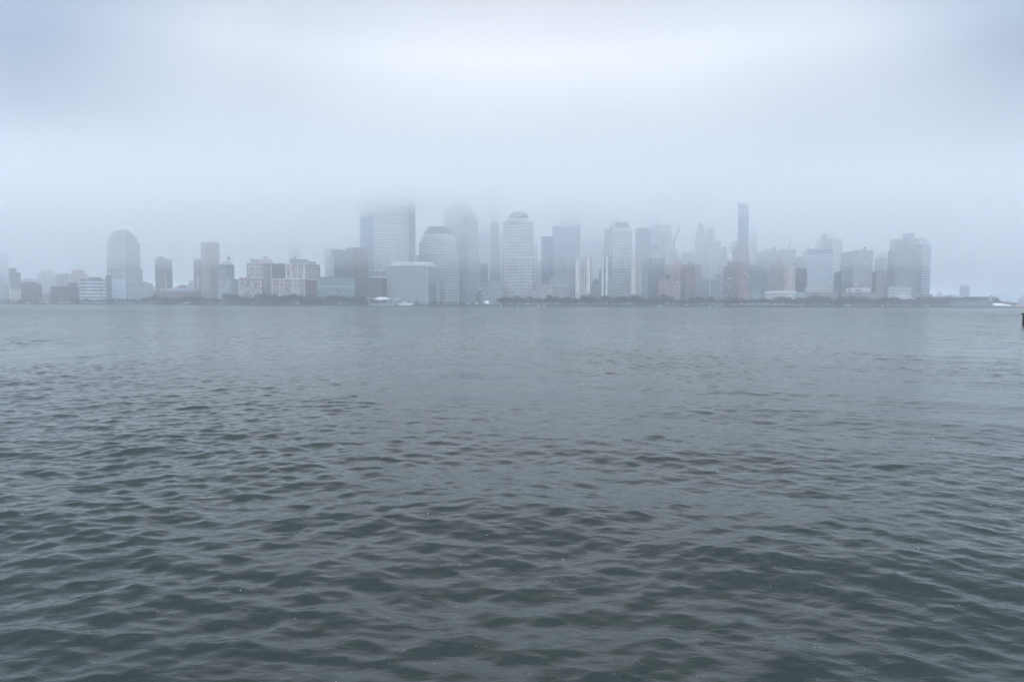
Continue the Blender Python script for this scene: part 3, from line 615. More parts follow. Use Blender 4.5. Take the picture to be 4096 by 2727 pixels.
column_tower('beige column tower nearest the domed tower, on a framed podium', 2300, 2365, 1032, [(2303, 2318), (2345, 2361)], [(2301, 2302), (2320, 2322), (2329, 2331), (2337, 2339), (2363, 2364)], 1172, (2325, 2352, 1026), (2300, 2346, 1173))
column_tower('slimmest column tower with three bright white ribs down its front', 2405, 2450, 1021, [], [(2409, 2413.5), (2424, 2430), (2440, 2445), (2406, 2407), (2449, 2450)], 1197, (2427, 2439, 1012), (2404, 2450, 1198))
column_tower('beige column tower beside the dark octagonal tower', 2523, 2592, 1032, [(2528, 2542), (2573, 2590)], [(2524, 2526), (2546, 2548), (2555, 2557), (2563, 2565), (2591, 2592)], 1176, (2545, 2575, 1026))
B('mansard_house', 'low dark rounded roof between two column towers', BL, 1560, [T(2364, None, 2402, 1140), T(2366, None, 2400, 1116, name='roof', s=(.35, .5), mat=pm(DGREY))], fz(GREY, MIDG, 4, 4, .5, .5), 22)
B('mansard_tower', 'granite tower with a cut corner copper roof behind the slimmest column tower', BL, 1550, [
    T(2437, None, 2532, 1030), T(2447, None, 2527, 924, mat=fz((.38, .41, .44), (.20, .25, .30), 4.6, 5.2, .6, .6)), T(2452, None, 2522, 909, name='collar', mat=pm((.42, .46, .47)), inset=3), T(2455, None, 2517, 887, name='roof', s=(.72, .7), mat=pm((.13, .16, .20)), inset=5)], fz((.34, .35, .37), (.16, .2, .25), 4.6, 5.2, .6, .6), 40)
B('office_tower', 'dull slab stepping up behind the left side of the copper roofed tower', BL, 1900, [T(2408, None, 2470, 990), T(2416, None, 2500, 916, name='upper_wall'), T(2438, None, 2482, 884, name='upper_wall', inset=4), T(2440, None, 2472, 872, name='upper_wall', inset=6)], fz((.22, .27, .33), MIDG, 4, 4, .6, .7, .2), 40)
B('office_tower', 'dark plain tower with a low pointed roof, right of the copper roofed tower', BL, 1720, [T(2541, None, 2599, 914, mat=fz((.13, .16, .22), (.10, .13, .19), 3.4, 4, .6, .7, .2)), T(2556, None, 2580, 909, name='penthouse', mat=pm(MIDG), inset=5)], glassf, 34)
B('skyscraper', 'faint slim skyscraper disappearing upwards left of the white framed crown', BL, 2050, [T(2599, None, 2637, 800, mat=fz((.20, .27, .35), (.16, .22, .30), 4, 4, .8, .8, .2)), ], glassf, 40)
B('office_block', 'small dark topped block low between the plain tower and the white framed crown', BL, 1780, [T(2600, None, 2626, 992, mat=pm((.30, .38, .46))), T(2600, None, 2626, 979, name='penthouse', mat=pm(MIDG))], palef, 20)
B('white_crowned_tower', 'pale striped tower with a square white framed crown', BL, 1760, [T(2626, 2661, 2685, 920, mat=fz((.40, .47, .50), (.22, .29, .33), 4.4, 300, .5, 1.1, .2)), T(2626, 2661, 2684, 902, name='crown', mat=fz((.5, .57, .58), MIDG, 6, 14, .55, .6)), T(2628, 2660, 2682, 899, name='roof', mat=pm((.45, .5, .52)), inset=1)], palef, 30)
B('octagonal_tower', 'dark octagonal tower with a shallow pinkish dome roof', BL, 1520, [T(2592, 2606, 2657, 1032, mat=fz((.13, .12, .16), GLASS, 3.6, 4, .6, .6)), T(2600, None, 2648, 1018, name='dome', shape='dome', mat=pm((.32, .22, .24)), inset=4)], glassf, 30)
cb = B('building_under_construction', 'pale tower under construction with a crane on its roof', BL, 1700, [T(2658, None, 2708, 1003), T(2663, None, 2704, 990, name='upper_floor', inset=3)], fz((.36, .40, .44), (.24, .28, .33), 5, 4, .6, .6), 28)
B('red_brick_tower', 'narrow reddish tower below the rooftop crane', BL, 1600, [T(2693, None, 2722, 1041, mat=fz((.33, .17, .18), (.25, .16, .18), 4, 4, .5, .5)), T(2724, None, 2741, 1042, bot=0, name='pale_wing', mat=palef, inset=2)], redf, 22)
B('apartment_slab', 'faint grey slab right of the crane', BL, 1900, [T(2725, None, 2766, 1007, mat=fz((.24, .27, .34), MIDG, 4, 4, .5, .5)), T(2708, None, 2728, 1020, bot=0, name='low_wing', mat=creamf, inset=-6)], palef, 24)
B('red_brick_apartments', 'broad red brick block with scattered lit windows below the crane', BL, 1462, [T(2634, None, 2721, 1118, mat=pm((.24, .14, .15)), win=W(5, 4.8, 2.1, 2.1, ((.40, .38, .42), MIDG), lit=.03)), T(2660, None, 2682, 1098, name='upper_wall', mat=pm(DBRICK), inset=4)], redf, 26)
B('brick_tower', 'dark brick tower with lit windows and a greenish roof screen', BL, 1480, [T(2723, 2744, 2776, 1056, mat=pm((.19, .10, .13)), win=W(4.6, 5, 2, 2, (MIDG, STONE), lit=.04)), T(2748, None, 2770, 1043, name='roof_screen', mat=pm((.14, .24, .22)), inset=5)], redf, 26)
B('stone_tower', 'narrow tan tower joined to the right side of the dark brick tower', BL, 1490, [T(2776, None, 2803, 1056, mat=pm((.27, .24, .25)), win=W(3.8, 5, 1.8, 2, (MIDG, GREY)))], tanf, 26)
gt = B('spired_tower', 'faint tower tapering to a green pointed top, right of the crane', BL, 1980, [T(2765, None, 2824, 1010), T(2777, None, 2822, 950, name='upper_wall'), T(2783, None, 2818, 912, name='upper_wall', inset=3), T(2787, None, 2814, 888, name='roof', shape='cone', mat=pm(COPPER), inset=5)], fz((.30, .29, .33), GREY, 4, 4.4, .5, .6), 40)
B('office_tower', 'faint stepped flat topped tower beside the green pointed tower', BL, 1940, [T(2822, None, 2882, 965), T(2821, None, 2856, 925, name='upper_wall', inset=2), T(2823, None, 2854, 912, name='upper_wall', inset=4)], fz((.28, .25, .29), GREY, 4, 4.4, .5, .6), 40)
B('striped_slab', 'pale slab with white upright stripes below the faint stepped tower', BL, 1640, [T(2803, None, 2842, 1106), T(2815, None, 2839, 990, name='upper_wall', mat=pm(MIDG), win=VP([.02, .26, .5, .74, .98], 1.9, (.55, .56, .6), name='white_rib'))], fz((.35, .38, .42), MIDG, 4, 4, .5, .5), 22)
gl = B('glass_mid_rise', 'greenish mid rise with one white corner mast, below the striped slab', BL, 1462, [T(2801, None, 2880, 1120, mat=pm((.14, .18, .20)), win=W(5, 4.6, 2.6, 2, (GLASS, STONE, MIDG), lit=.02)), T(2860, None, 2884, 1098, name='upper_wall', mat=pm(GREY), inset=4)], tealf, 24)
bm = bmesh.new(); fp, _ = foot(2839, None, 2841, 1458, 1160, 1); prism(bm, fp, GZ, ZP(2840, 1105, 1458)); part('mast', bm, pm(WHITE), gl)
B('cupola_tower', 'slim brown tower ending in a rounded cupola', BL, 1780, [T(2878, None, 2912, 1010), T(2883, None, 2906, 995, name='upper_wall', inset=2), T(2886, None, 2904, 984, name='cupola', shape='dome', inset=4)], fz(STONE, GREY, 4, 4, .5, .5), 24)
B('apartment_building', 'pale stone mid block low behind the cupola tower', BL, 1600, [T(2872, None, 2924, 1060), T(2880, None, 2912, 1040, name='upper_wall', inset=3)], fz((.36, .36, .42), STONE, 4, 4, .5, .5), 24)
B('office_building', 'pale blue block with a roof rail left of the slant topped tower', BL, 1850, [T(2912, None, 2950, 985, mat=fz((.33, .36, .43), GREY, 4, 4, .5, .5)), T(2924, None, 2948, 966, name='roof_frame', mat=pm((.32, .36, .4)), inset=4), ], palef, 26)
sp = B('slant_topped_tower', 'tallest slim glass tower on the right, with a slanted open top', BL, 1600, [T(2950, None, 2992, 850, mat=fz((.17, .25, .31), (.10, .17, .23), 12, 3.8, .9, .7, .5, .3)), T(2950, None, 2992, 820, name='screen', mat=pm((.25, .34, .40), .3), tops=[(2950, 816), (2992, 828)])], glassf, 26)
bm = bmesh.new(); fp, _ = foot(2950, None, 2992, 1600, 820, 22); zz = [ZP(2950, 808, 1600), ZP(2992, 820, 1600)]
pts = [Vector((*fp[0], zz[0])), Vector((*fp[1], zz[1])), Vector((*fp[2], zz[1])), Vector((*fp[3], zz[0]))]
for i in range(4): bar(bm, pts[i], pts[(i + 1) % 4], .9, n=4)
for i, p in enumerate(pts): bar(bm, p, p - Vector((0, 0, 10 if i in (0, 3) else 9)), .7, n=4)
part('top_frame', bm, pm((.28, .36, .4)), sp)
B('spired_tower', 'faint pale tower with a small pointed top behind the slant topped tower', BL, 2050, [T(2990, None, 3027, 935, mat=fz((.40, .38, .42), GREY, 4, 4.4, .5, .6)), T(2997, None, 3022, 915, name='upper_wall', inset=3), T(3005, None, 3016, 898, name='roof', s=.3, inset=6)], palef, 34)
B('stone_tower', 'faint darker shaft right behind the slant topped tower', BL, 1950, [T(3001, None, 3026, 965, mat=fz((.26, .25, .30), GREY, 4, 4, .5, .5))], stonef, 26)
B('stepped_brick_tower', 'brown tower stepping up in front of the slant topped tower', BL, 1570, [T(2925, None, 2996, 1010), T(2932, None, 2992, 988, name='upper_wall'), T(2945, None, 2975, 967, name='upper_wall', inset=3)], fz((.20, .13, .16), MIDG, 4, 4, .5, .5), 28)
rb = B('brick_tower', 'red brick tower with a white water tank and bright lit windows', BL, 1480, [T(2893, 2955, 2998, 1062, mat=pm((.19, .11, .13)), win=W(4.8, 5.2, 2.4, 2.2, (MIDG, (.35, .33, .38), DGREY), lit=.06)), T(2908, 2950, 2985, 1046, name='upper_wall', mat=pm(BROWN), inset=4)], redf, 34)
roof_tank(rb, 2924, 1011, 1045, 1492, 20, pm((.66, .68, .66)))
B('brick_apartment_building', 'low red brick annex with lit windows right of the red brick tower', BL, 1455, [T(2955, None, 2998, 1163, mat=pm((.26, .11, .12)), win=W(4.6, 4.6, 2.2, 2.2, ((.5, .5, .55), MIDG), lit=.04))], redf, 20)
B('glass_office_building', 'teal glass block with a turquoise base right of the low red annex', BL, 1570, [T(2998, None, 3046, 1060, mat=fz((.17, .22, .26), TEAL, 3, 4, .8, .6)), T(3006, None, 3042, 1166, bot=0, name='base_canopy', mat=pm((.16, .30, .33)), inset=-90)], tealf, 24)
B('apartment_building', 'broad purple grey block right of the faint pointed tower', BL, 1780, [T(3025, None, 3092, 1008), T(3048, None, 3076, 998, name='penthouse', inset=4)], fz((.22, .22, .28), GREY, 4, 4, .5, .5), 30)
B('apartment_building', 'brown block with a chimney like rooftop box', BL, 1730, [T(3080, None, 3114, 1004), T(3086, None, 3104, 990, name='penthouse', inset=3)], fz((.20, .18, .22), MIDG, 4, 4, .5, .5), 24)
B('apartment_building', 'grey banded block behind the arcaded white building', BL, 1610, [T(3045, None, 3086, 1032, mat=fz((.32, .34, .39), MIDG, 30, 4, .9, .5))], palef, 24)
B('brick_apartment_building', 'brown brick tower left of the balconied tan tower', BL, 1530, [T(3082, None, 3136, 1056, mat=fz((.22, .15, .16), (.3, .28, .3), 4, 4.4, .5, .5)), T(3104, None, 3128, 1046, name='penthouse', inset=4)], brickf, 26)
B('striped_office_tower', 'tower with thin white upright stripes above the balconied tan tower', BL, 1700, [T(3113, 3131, 3182, 996, mat=fz((.36, .38, .42), (.14, .17, .22), 3.6, 400, .5, 1.1, .1)), T(3150, None, 3158, 984, name='roof_box', inset=8)], stripef, 28)
tb = B('balconied_tower', 'tan tower with balconies and one orange column', BL, 1500, [T(3134, None, 3181, 1057, mat=pm((.28, .22, .22)), win=[W(4.2, 4.6, 2.4, 2.2, ((.5, .48, .46), MIDG, GREY)), VP([.56], 2.2, (.62, .40, .26), name='orange_column')]), T(3144, None, 3168, 1054, name='penthouse', mat=pm((.5, .40, .33)), inset=3)], tanf, 26)
B('arcaded_building', 'low white building with square windows under a pale cornice', BL, 1450, [T(3060, None, 3184, 1172, mat=pm((.34, .33, .37)), win=W(6.4, 6.2, 3.4, 3.4, ((.6, .62, .66), MIDG, (.45, .45, .5)), lit=.03)), T(3059, None, 3185, 1164, name='cornice', mat=pm((.62, .60, .58)), inset=-1), T(3130, None, 3170, 1158, name='roof_block', mat=pm(TAN), inset=6)], palef, 22)
B('low_pavilion', 'low turquoise glass pavilion left of the banded hotel base', BL, 1452, [T(3185, None, 3220, 1169, mat=pm((.20, .34, .37), .3))], tealf, 18)
B('apartment_building', 'pinkish flat topped block behind the left of the banded hotel', BL, 1700, [T(3184, None, 3216, 1028, mat=fz(PINK, MIDG, 4, 4, .5, .5))], pinkf, 24)
B('stepped_tower', 'dark block stepping up to a thin chimney left of the banded hotel', BL, 1640, [T(3205, None, 3246, 1020), T(3212, None, 3246, 1003, name='upper_wall'), T(3224, None, 3240, 993, name='upper_wall', inset=2), T(3228, None, 3233, 983, name='chimney', inset=3)], fz((.20, .22, .28), GREY, 4, 4, .5, .5), 24)
B('brick_apartment_building', 'low brownish block before the dark stepped block', BL, 1560, [T(3184, None, 3226, 1072)], brickf, 24)
B('banded_hotel', 'wide hotel with white floor bands and a dark blue top band', BL, 1480, [T(3220, None, 3333, 1147, name='base', mat=pm(STONE), win=HB(pv=6, h=1.6, c=(.45, .47, .52))), T(3232, None, 3329, 1015, mat=pm((.17, .22, .29)), win=HB(pv=4.7, h=2.4, c=(.42, .47, .53)), depth=28), T(3232, None, 3329, 997, name='crown', mat=pm((.12, .19, .27)), depth=28), T(3231, None, 3330, 995, name='parapet', mat=pm((.45, .5, .55)), inset=-.5, depth=28.5)], palef, 32)
B('low_podium', 'low brick podium in front of the banded hotel', BL, 1452, [T(3221, None, 3350, 1168, mat=pm((.22, .18, .21)), win=W(5, 5, 2.2, 1.8, (MIDG, STONE), lit=.02))], brickf, 18)
mt_ = B('ornate_tower', 'tall pale tower with ornamented roof behind the banded hotel', BL, 1860, [T(3262, 3327, 3368, 962, mat=fz((.44, .45, .47), MIDG, 3.6, 40, .5, .95)), T(3262, 3327, 3369, 952, name='cornice', mat=pm((.5, .52, .54)), inset=-1), T(3296, None, 3350, 940, name='roof', mat=pm((.36, .42, .44)), inset=12, s=.8), T(3306, None, 3318, 928, name='roof_lantern', shape='dome', mat=pm((.42, .46, .48)), inset=14)], palef, 36)
B('brick_tower', 'dark reddish tower squeezed in front of the pale ornate tower', BL, 1770, [T(3283, None, 3327, 957, mat=fz((.28, .16, .2), MIDG, 3.4, 4, .5, .5)), T(3284, None, 3303, 935, name='upper_wall', mat=pm((.24, .14, .18)))], redf, 26)
B('office_building', 'pale banded block right behind the banded hotel', BL, 1720, [T(3330, None, 3362, 1022, mat=pm((.3, .34, .4)), win=HB(pv=8, h=3, c=(.5, .54, .6)))], palef, 22)
B('brick_apartment_building', 'dark wedge of brick between the banded hotel and the large brown block', BL, 1500, [T(3334, None, 3366, 1088, tops=[(3334, 1093), (3366, 1083)], mat=fz((.08, .08, .11), DARKG, 4, 4, .5, .5)), ], dbrickf, 20)
bb = B('large_brown_building', 'large brown apartment block with a water tank and pale sign band', BL, 1510, [
    T(3362, 3410, 3490, 1003, mat=pm((.20, .18, .20)), win=W(4.4, 4.8, 2.4, 2.4, ((.35, .38, .42), MIDG, DGREY), lit=.01, mb=48)), T(3408, None, 3465, 1000, name='penthouse', mat=pm(MIDG), inset=5), T(3482, None, 3490, 998, bot=1003, name='corner_turret', mat=pm(STONE), inset=4)], brickf, 40)
roof_tank(bb, 3465, 986, 1000, 1520, 12, pm((.16, .13, .15)))
fp, _ = foot(3384, None, 3481, 1498, 1160, 3); bm = bmesh.new(); prism(bm, fp, ZP(3420, 1168, 1498), ZP(3420, 1152, 1498)); part('sign_band', bm, pm((.55, .53, .53)), bb)
for sx0, sx1 in ((3391, 3404), (3421, 3444), (3462, 3474)):
    fp, _ = foot(sx0, None, sx1, 1497.4, 1160, .5); bm = bmesh.new(); prism(bm, fp, ZP(3420, 1163.5, 1498), ZP(3420, 1157, 1498)); part('band_opening', bm, pm(MIDG), bb)
B('low_podium', 'long low brick base below the pale sign band', BL, 1462, [T(3366, None, 3530, 1172, mat=pm((.24, .17, .19)), win=W(5, 5, 1.8, 1.8, (STONE, MIDG)))], brickf, 20)
B('glass_office_building', 'teal glass block with a white colonnaded crown left of the two toned tower', BL, 1740, [T(3496, 3526, 3547, 1030, mat=fz((.11, .20, .25), (.09, .16, .20), 4, 4, .8, .7, .2)), T(3510, None, 3541, 1012, name='crown', mat=fz((.5, .54, .56), MIDG, 5, 40, .4, .9), inset=3)], tealf, 28)
B('office_building', 'very faint pale block behind the large brown block', BL, 2100, [T(3480, None, 3509, 1003)], palef, 28)
B('stone_apartment_building', 'tan stone block below the teal glass block', BL, 1530, [T(3502, None, 3550, 1084, mat=fz((.30, .25, .25), MIDG, 4, 4.6, .45, .5)), T(3510, None, 3530, 1077, name='penthouse', inset=4)], tanf, 26)
B('apartment_building', 'thin dark block at the right side of the large brown block', BL, 1560, [T(3488, None, 3503, 1088)], dgreyf, 22)
tt = B('two_toned_tower', 'broad brick and glass tower in front of the corniced tower', BL, 1490, [
    T(3549, 3640, 3660, 998, mat=fz((.13, .09, .12), MIDG, 4, 4.2, .5, .5))], dbrickf, 34)
fp, _ = foot(3580, None, 3640, 1478, 1060, 9); bm = bmesh.new(); prism(bm, fp, GZ, ZP(3600, 997, 1478)); part('glass_bay', bm, pm((.11, .17, .20), .3), tt)
cnt = [72]; windows(tt, fp[0], fp[1], GZ + 42, ZP(3600, 1000, 1478), 5.4, 4.4, 4.2, 2.6, [pm((.13, .21, .24), .25), pm((.26, .34, .38), .25), pm(DTEAL, .25)], cnt); flush_rests(tt)
ct = B('corniced_tower', 'tall tower with a wide overhanging cornice at the right end of the skyline', BL, 1570, [
    T(3557, 3690, 3721, 976, mat=fz((.20, .23, .27), DARKG, 3.8, 4.4, .6, .6)), T(3557, 3672, 3709, 962, name='upper_wall', mat=pm((.34, .38, .43)), inset=2),
    T(3558, 3664, 3702, 957, name='upper_wall', mat=pm((.36, .36, .41)), inset=3), T(3553, 3666, 3706, 949, name='cornice', mat=fz((.42, .42, .45), GREY, 3, 3.4, .5, .4), inset=-3), T(3605, None, 3656, 934, name='penthouse', mat=pm((.22, .23, .30)), inset=14)], greyf, 40)
fp, _ = foot(3585, None, 3640, 1567, 975, 2.5); bm = bmesh.new(); prism(bm, fp, ZP(3610, 998, 1567), ZP(3610, 962, 1567)); part('dark_opening', bm, pm(MIDG), ct)
fp, _ = foot(3686, None, 3697, 1566, 1080, 3); bm = bmesh.new(); prism(bm, fp, GZ, ZP(3690, 985, 1566)); part('balcony_stack', bm, fz((.45, .50, .55), MIDG, 30, 4.4, .9, .5), ct)
fp, _ = foot(3697, None, 3722, 1566.5, 1080, 3); bm = bmesh.new(); prism(bm, fp, GZ, ZP(3690, 977, 1566)); part('pale_glass_side', bm, fz((.28, .38, .44), (.24, .33, .40), 4, 4.4, .8, .7, .12), ct)
B('terraced_building', 'low banded block at the foot of the two toned tower', BL, 1470, [T(3550, None, 3645, 1146, mat=pm((.26, .26, .30)), win=HB(pv=6, h=1.3, c=(.45, .46, .5)))], greyf, 6)
mu = B('stepped_museum', 'small stepped pyramid roofed museum with white edges on the shore', BL, 1448, [T(3562, None, 3660, 1196, mat=pm(STONE)), *[T(3566 + 8 * i, None, 3656 - 7 * i, 1191 - 4.6 * i, name='roof_step', mat=pm((.50, .52, .55) if i % 2 == 0 else (.30, .32, .36)), inset=2 + i, depth=18 - 2 * i) for i in range(6)]], stonef, 22)
B('low_hall', 'long low brown hall right of the corniced tower', BL, 1500, [T(3645, None, 3766, 1187, mat=fz((.22, .19, .22), MIDG, 6, 4, .5, .4)), T(3660, None, 3730, 1178, name='upper_wall', inset=4, mat=pm((.24, .22, .26)))], brickf, 22)
B('distant_tower', 'faint lone rounded tower across the far harbour', 'tower', 2900, [T(3838, None, 3878, 1145, mat=pm((.14, .17, .26))), T(3842, None, 3874, 1139, name='roof', s=.8, mat=pm((.14, .17, .26)))], glassf, 40)
B('distant_tower', 'very faint pointed tower just right of the corniced tower', 'tower', 3100, [T(3740, None, 3780, 1183), T(3750, None, 3767, 1172, name='upper_wall'), T(3753, None, 3763, 1160, name='roof', s=.3)], palef, 40)
B('distant_block', 'very faint blocky mass at the far right edge', BL, 3000, [T(4070, None, 4180, 1192, mat=pm(GREY)), T(4085, None, 4150, 1182, name='upper_wall', mat=pm(GREY))], palef, 60)
B('distant_block', 'very faint low rooftops left of the lone rounded tower', BL, 2950, [T(3775, None, 3826, 1183, mat=pm(TEAL)), T(3790, None, 3812, 1179, name='upper_wall', mat=pm(TEAL))], palef, 40)

# hazy blocks filling the gaps behind the front row
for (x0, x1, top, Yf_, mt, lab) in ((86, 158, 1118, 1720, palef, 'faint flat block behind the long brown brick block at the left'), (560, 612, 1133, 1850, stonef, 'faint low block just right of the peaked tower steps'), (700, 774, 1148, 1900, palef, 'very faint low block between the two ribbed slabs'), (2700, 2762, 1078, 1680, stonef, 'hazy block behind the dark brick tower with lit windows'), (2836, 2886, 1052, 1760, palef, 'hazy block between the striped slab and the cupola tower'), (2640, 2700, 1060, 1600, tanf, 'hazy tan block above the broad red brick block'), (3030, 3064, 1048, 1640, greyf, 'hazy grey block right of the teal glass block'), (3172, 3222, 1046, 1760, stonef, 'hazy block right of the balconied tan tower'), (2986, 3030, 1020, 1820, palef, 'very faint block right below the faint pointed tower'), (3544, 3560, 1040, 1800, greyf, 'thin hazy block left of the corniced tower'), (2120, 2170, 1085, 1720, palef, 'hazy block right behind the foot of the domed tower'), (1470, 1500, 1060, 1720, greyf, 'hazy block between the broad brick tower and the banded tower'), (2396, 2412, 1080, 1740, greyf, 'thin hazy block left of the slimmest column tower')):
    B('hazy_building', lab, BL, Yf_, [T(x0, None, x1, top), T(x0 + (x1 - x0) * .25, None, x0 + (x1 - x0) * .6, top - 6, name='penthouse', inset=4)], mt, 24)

# ------------------------------------------------------------------ glass hall with an arch
ag = empty('glass_hall', (KX(1950) * 1470, 1470, GZ), 'dark arched glass hall on the waterfront with a pale curved rim', 'glass hall')
def arc(bm, cpx, ybase, rpx, hpx, Y, a0, a1, thick, dep, n=18):
    c = P(cpx, ybase, Y); mp_ = Y / F; ring = []
    for i in range(n + 1):
        t = math.radians(a0 + (a1 - a0) * i / n)
        o_ = Vector((math.cos(t) * rpx * mp_, 0, math.sin(t) * hpx * mp_)); i_ = Vector((math.cos(t) * (rpx * mp_ - thick), 0, math.sin(t) * (hpx * mp_ - thick)))
        ring.append([bm.verts.new(c + o_), bm.verts.new(c + i_), bm.verts.new(c + i_ + Vector((0, dep, 0))), bm.verts.new(c + o_ + Vector((0, dep, 0)))])
    for i in range(n):
        for j in range(4): bm.faces.new((ring[i][j], ring[i][(j + 1) % 4], ring[i + 1][(j + 1) % 4], ring[i + 1][j]))
    bm.faces.new(ring[0]); bm.faces.new(ring[-1][::-1]); bmesh.ops.recalc_face_normals(bm, faces=bm.faces)
bm = bmesh.new(); arc(bm, 1944, 1216, 45, 72, 1470, 0, 180, 24 * .53, 50); part('glass_vault', bm, pm((.06, .10, .14), .25), ag)
bm = bmesh.new(); arc(bm, 1920, 1214, 27, 62, 1466, 0, 100, 3.2, 2.0); part('arch_rim', bm, pm((.55, .65, .68)), ag)
bm = bmesh.new(); fp, _ = foot(1912, None, 1978, 1472, 1180, 10); prism(bm, fp, GZ, ZP(1945, 1165, 1472)); part('glass_front', bm, fz((.07, .13, .17), (.05, .09, .12), 3, 3, .8, .8, .4, .3), ag)
for s in ((1978, 2004, 1176), (2004, 2030, 1184)):
    bm = bmesh.new(); fp, _ = foot(s[0], None, s[1], 1474, 1190, 12); prism(bm, fp, GZ, ZP(s[0], s[2], 1474)); part('side_hall', bm, fz((.2, .22, .26), MIDG, 4, 4, .5, .5), ag)
# pavilions and marquees on the shore
def dome_tent(name, label, px0, px1, ytop, ybot, Y, c, cat='tent'):
    r = (px1 - px0) / 2 * Y / F; cx_ = KX((px0 + px1) / 2) * Y; zt = ZP(px0, ytop, Y); zb = min(ZP(px0, ybot, Y), GZ + 2)
    t = empty(name, (cx_, Y + r, zb), label, cat)
    bm = bmesh.new(); lathe(bm, (cx_, Y + r), [(r, zb), (r, zb + (zt - zb) * .35), (r * .82, zb + (zt - zb) * .72), (r * .5, zb + (zt - zb) * .93), (r * .08, zt)], 20); part('canvas', bm, pm(c), t)
    bm = bmesh.new(); lathe(bm, (cx_, Y + r), [(r * .5, GZ - .2), (r * .9, zb)], 16); part('base_drum', bm, pm(STONE), t)
    return t
dome_tent('dome_pavilion', 'small bright white dome pavilion beside the arched glass hall', 1936, 1957, 1203, 1213, 1416, (.85, .86, .84), 'pavilion')
def marquee(label, px, yr, yb, Y, c, name='marquee_tent', dep=14):
    """px = outline columns of the roof (left eave, ridge start, ridge end, right eave)"""
    zb, zt, ze = GZ, ZP(px[1], yr, Y), ZP(px[0], yb, Y); xs = [KX(p) * Y for p in px]
    ze = max(ze, zb + 2.2)
    t = empty(name, ((xs[0] + xs[3]) / 2, Y + dep / 2, zb), label, 'tent')
    bm = bmesh.new(); lo = [bm.verts.new(p) for p in ((xs[0], Y, ze), (xs[3], Y, ze), (xs[3], Y + dep, ze), (xs[0], Y + dep, ze))]
    a = bm.verts.new((xs[1], Y + dep / 2, zt)); b = bm.verts.new((xs[2], Y + dep / 2, zt - (zt - ze) * .15))
    for f in ((lo[0], lo[1], b, a), (lo[1], lo[2], b), (lo[2], lo[3], a, b), (lo[3], lo[0], a), (lo[3], lo[2], lo[1], lo[0])): bm.faces.new(f)
    part('canvas_roof', bm, pm(c), t)
    bm = bmesh.new(); box(bm, xs[0] + 1, xs[3] - 1, Y + 1, Y + dep - 1, zb, ze - .02); part('side_wall', bm, pm(tuple(v * .8 for v in c)), t)
    return t
marquee('bright white tent in front of the dark brick warehouse', (228, 243, 258, 269), 1204, 1211, 1410, (.86, .87, .86))
marquee('smaller of the two low grey white awnings left of the bright tent', (154, 160, 170, 178), 1205, 1208, 1411, (.5, .52, .55), 'awning')
marquee('longer low grey white awning nearest the bright tent', (184, 190, 194, 201), 1203, 1206, 1412, (.5, .52, .55), 'awning')
marquee('tiny pale kiosk right of the bright tent', (272, 276, 282, 287), 1209, 1212, 1411, (.4, .42, .45), 'kiosk')
marquee('long white marquee with three gables on the right shore', (3966, 3990, 4025, 4050), 1212, 1221, 1418, (.84, .85, .84), dep=24)
marquee('white lower annex in front of the three gabled marquee', (4006, 4020, 4036, 4049), 1216, 1222, 1413, (.8, .82, .82), dep=5)
marquee('small pink awning on the esplanade left of the dome pavilion', (1898, 1902, 1907, 1911), 1209, 1212, 1408, (.5, .34, .34), 'awning')
marquee('small white kiosk on the esplanade left of the pink awning', (1867, 1870, 1873, 1876), 1209, 1212, 1408, (.6, .6, .6), 'kiosk')
# old pier house
ph = B('pier_house', 'long pale arcaded pier house with a small green topped clock tower', BL, 1425, [T(3752, None, 3972, 1213, mat=pm((.20, .21, .24)), win=W(4.6, 5, 1.8, 2.6, ((.14, .17, .2), MIDG))), T(3800, None, 3972, 1204, name='upper_wall', mat=pm((.22, .23, .26)), inset=3, win=W(4.6, 4, 1.8, 2, ((.16, .19, .22), MIDG)), depth=12), T(3798, None, 3974, 1200, name='roof', s=(.98, .3), mat=pm((.09, .12, .13)), inset=2)], palef, 18)
bm = bmesh.new(); fp, _ = foot(3957, None, 3969, 1423, 1200, 6); prism(bm, fp, GZ, ZP(3960, 1192, 1423)); part('tower', bm, pm((.5, .46, .46)), ph)
bm = bmesh.new(); prism(bm, fp, ZP(3960, 1192, 1423), ZP(3960, 1183, 1423), scale=.8); part('belfry', bm, pm((.24, .36, .34)), ph)
bm = bmesh.new(); prism(bm, fp, ZP(3960, 1183, 1423), ZP(3960, 1177, 1423), scale=.1); part('tower_roof', bm, pm((.2, .33, .3)), ph)
for u in range(26):
    bm = bmesh.new(); bar(bm, (KX(3752 + u * 8.6) * 1424, 1417, -.3), (KX(3752 + u * 8.6) * 1424, 1417, GZ + 1.5), .45); part('pile', bm, pm((.4, .42, .44)), ph)
ft = B('terminal_hall', 'long dark green roofed terminal behind the pier house', BL, 1500, [T(3856, None, 3984, 1196, mat=pm((.07, .08, .10))), T(3852, None, 3990, 1187, name='roof', mat=pm((.04, .085, .085)), inset=-2, s=(.99, .8), depth=30)], tealf, 26)
bm = bmesh.new(); fp, _ = foot(3956, None, 3992, 1499, 1190, 8); prism(bm, fp, ZP(3960, 1200, 1499), ZP(3960, 1188, 1499)); part('green_gable', bm, pm((.16, .30, .28)), ft)

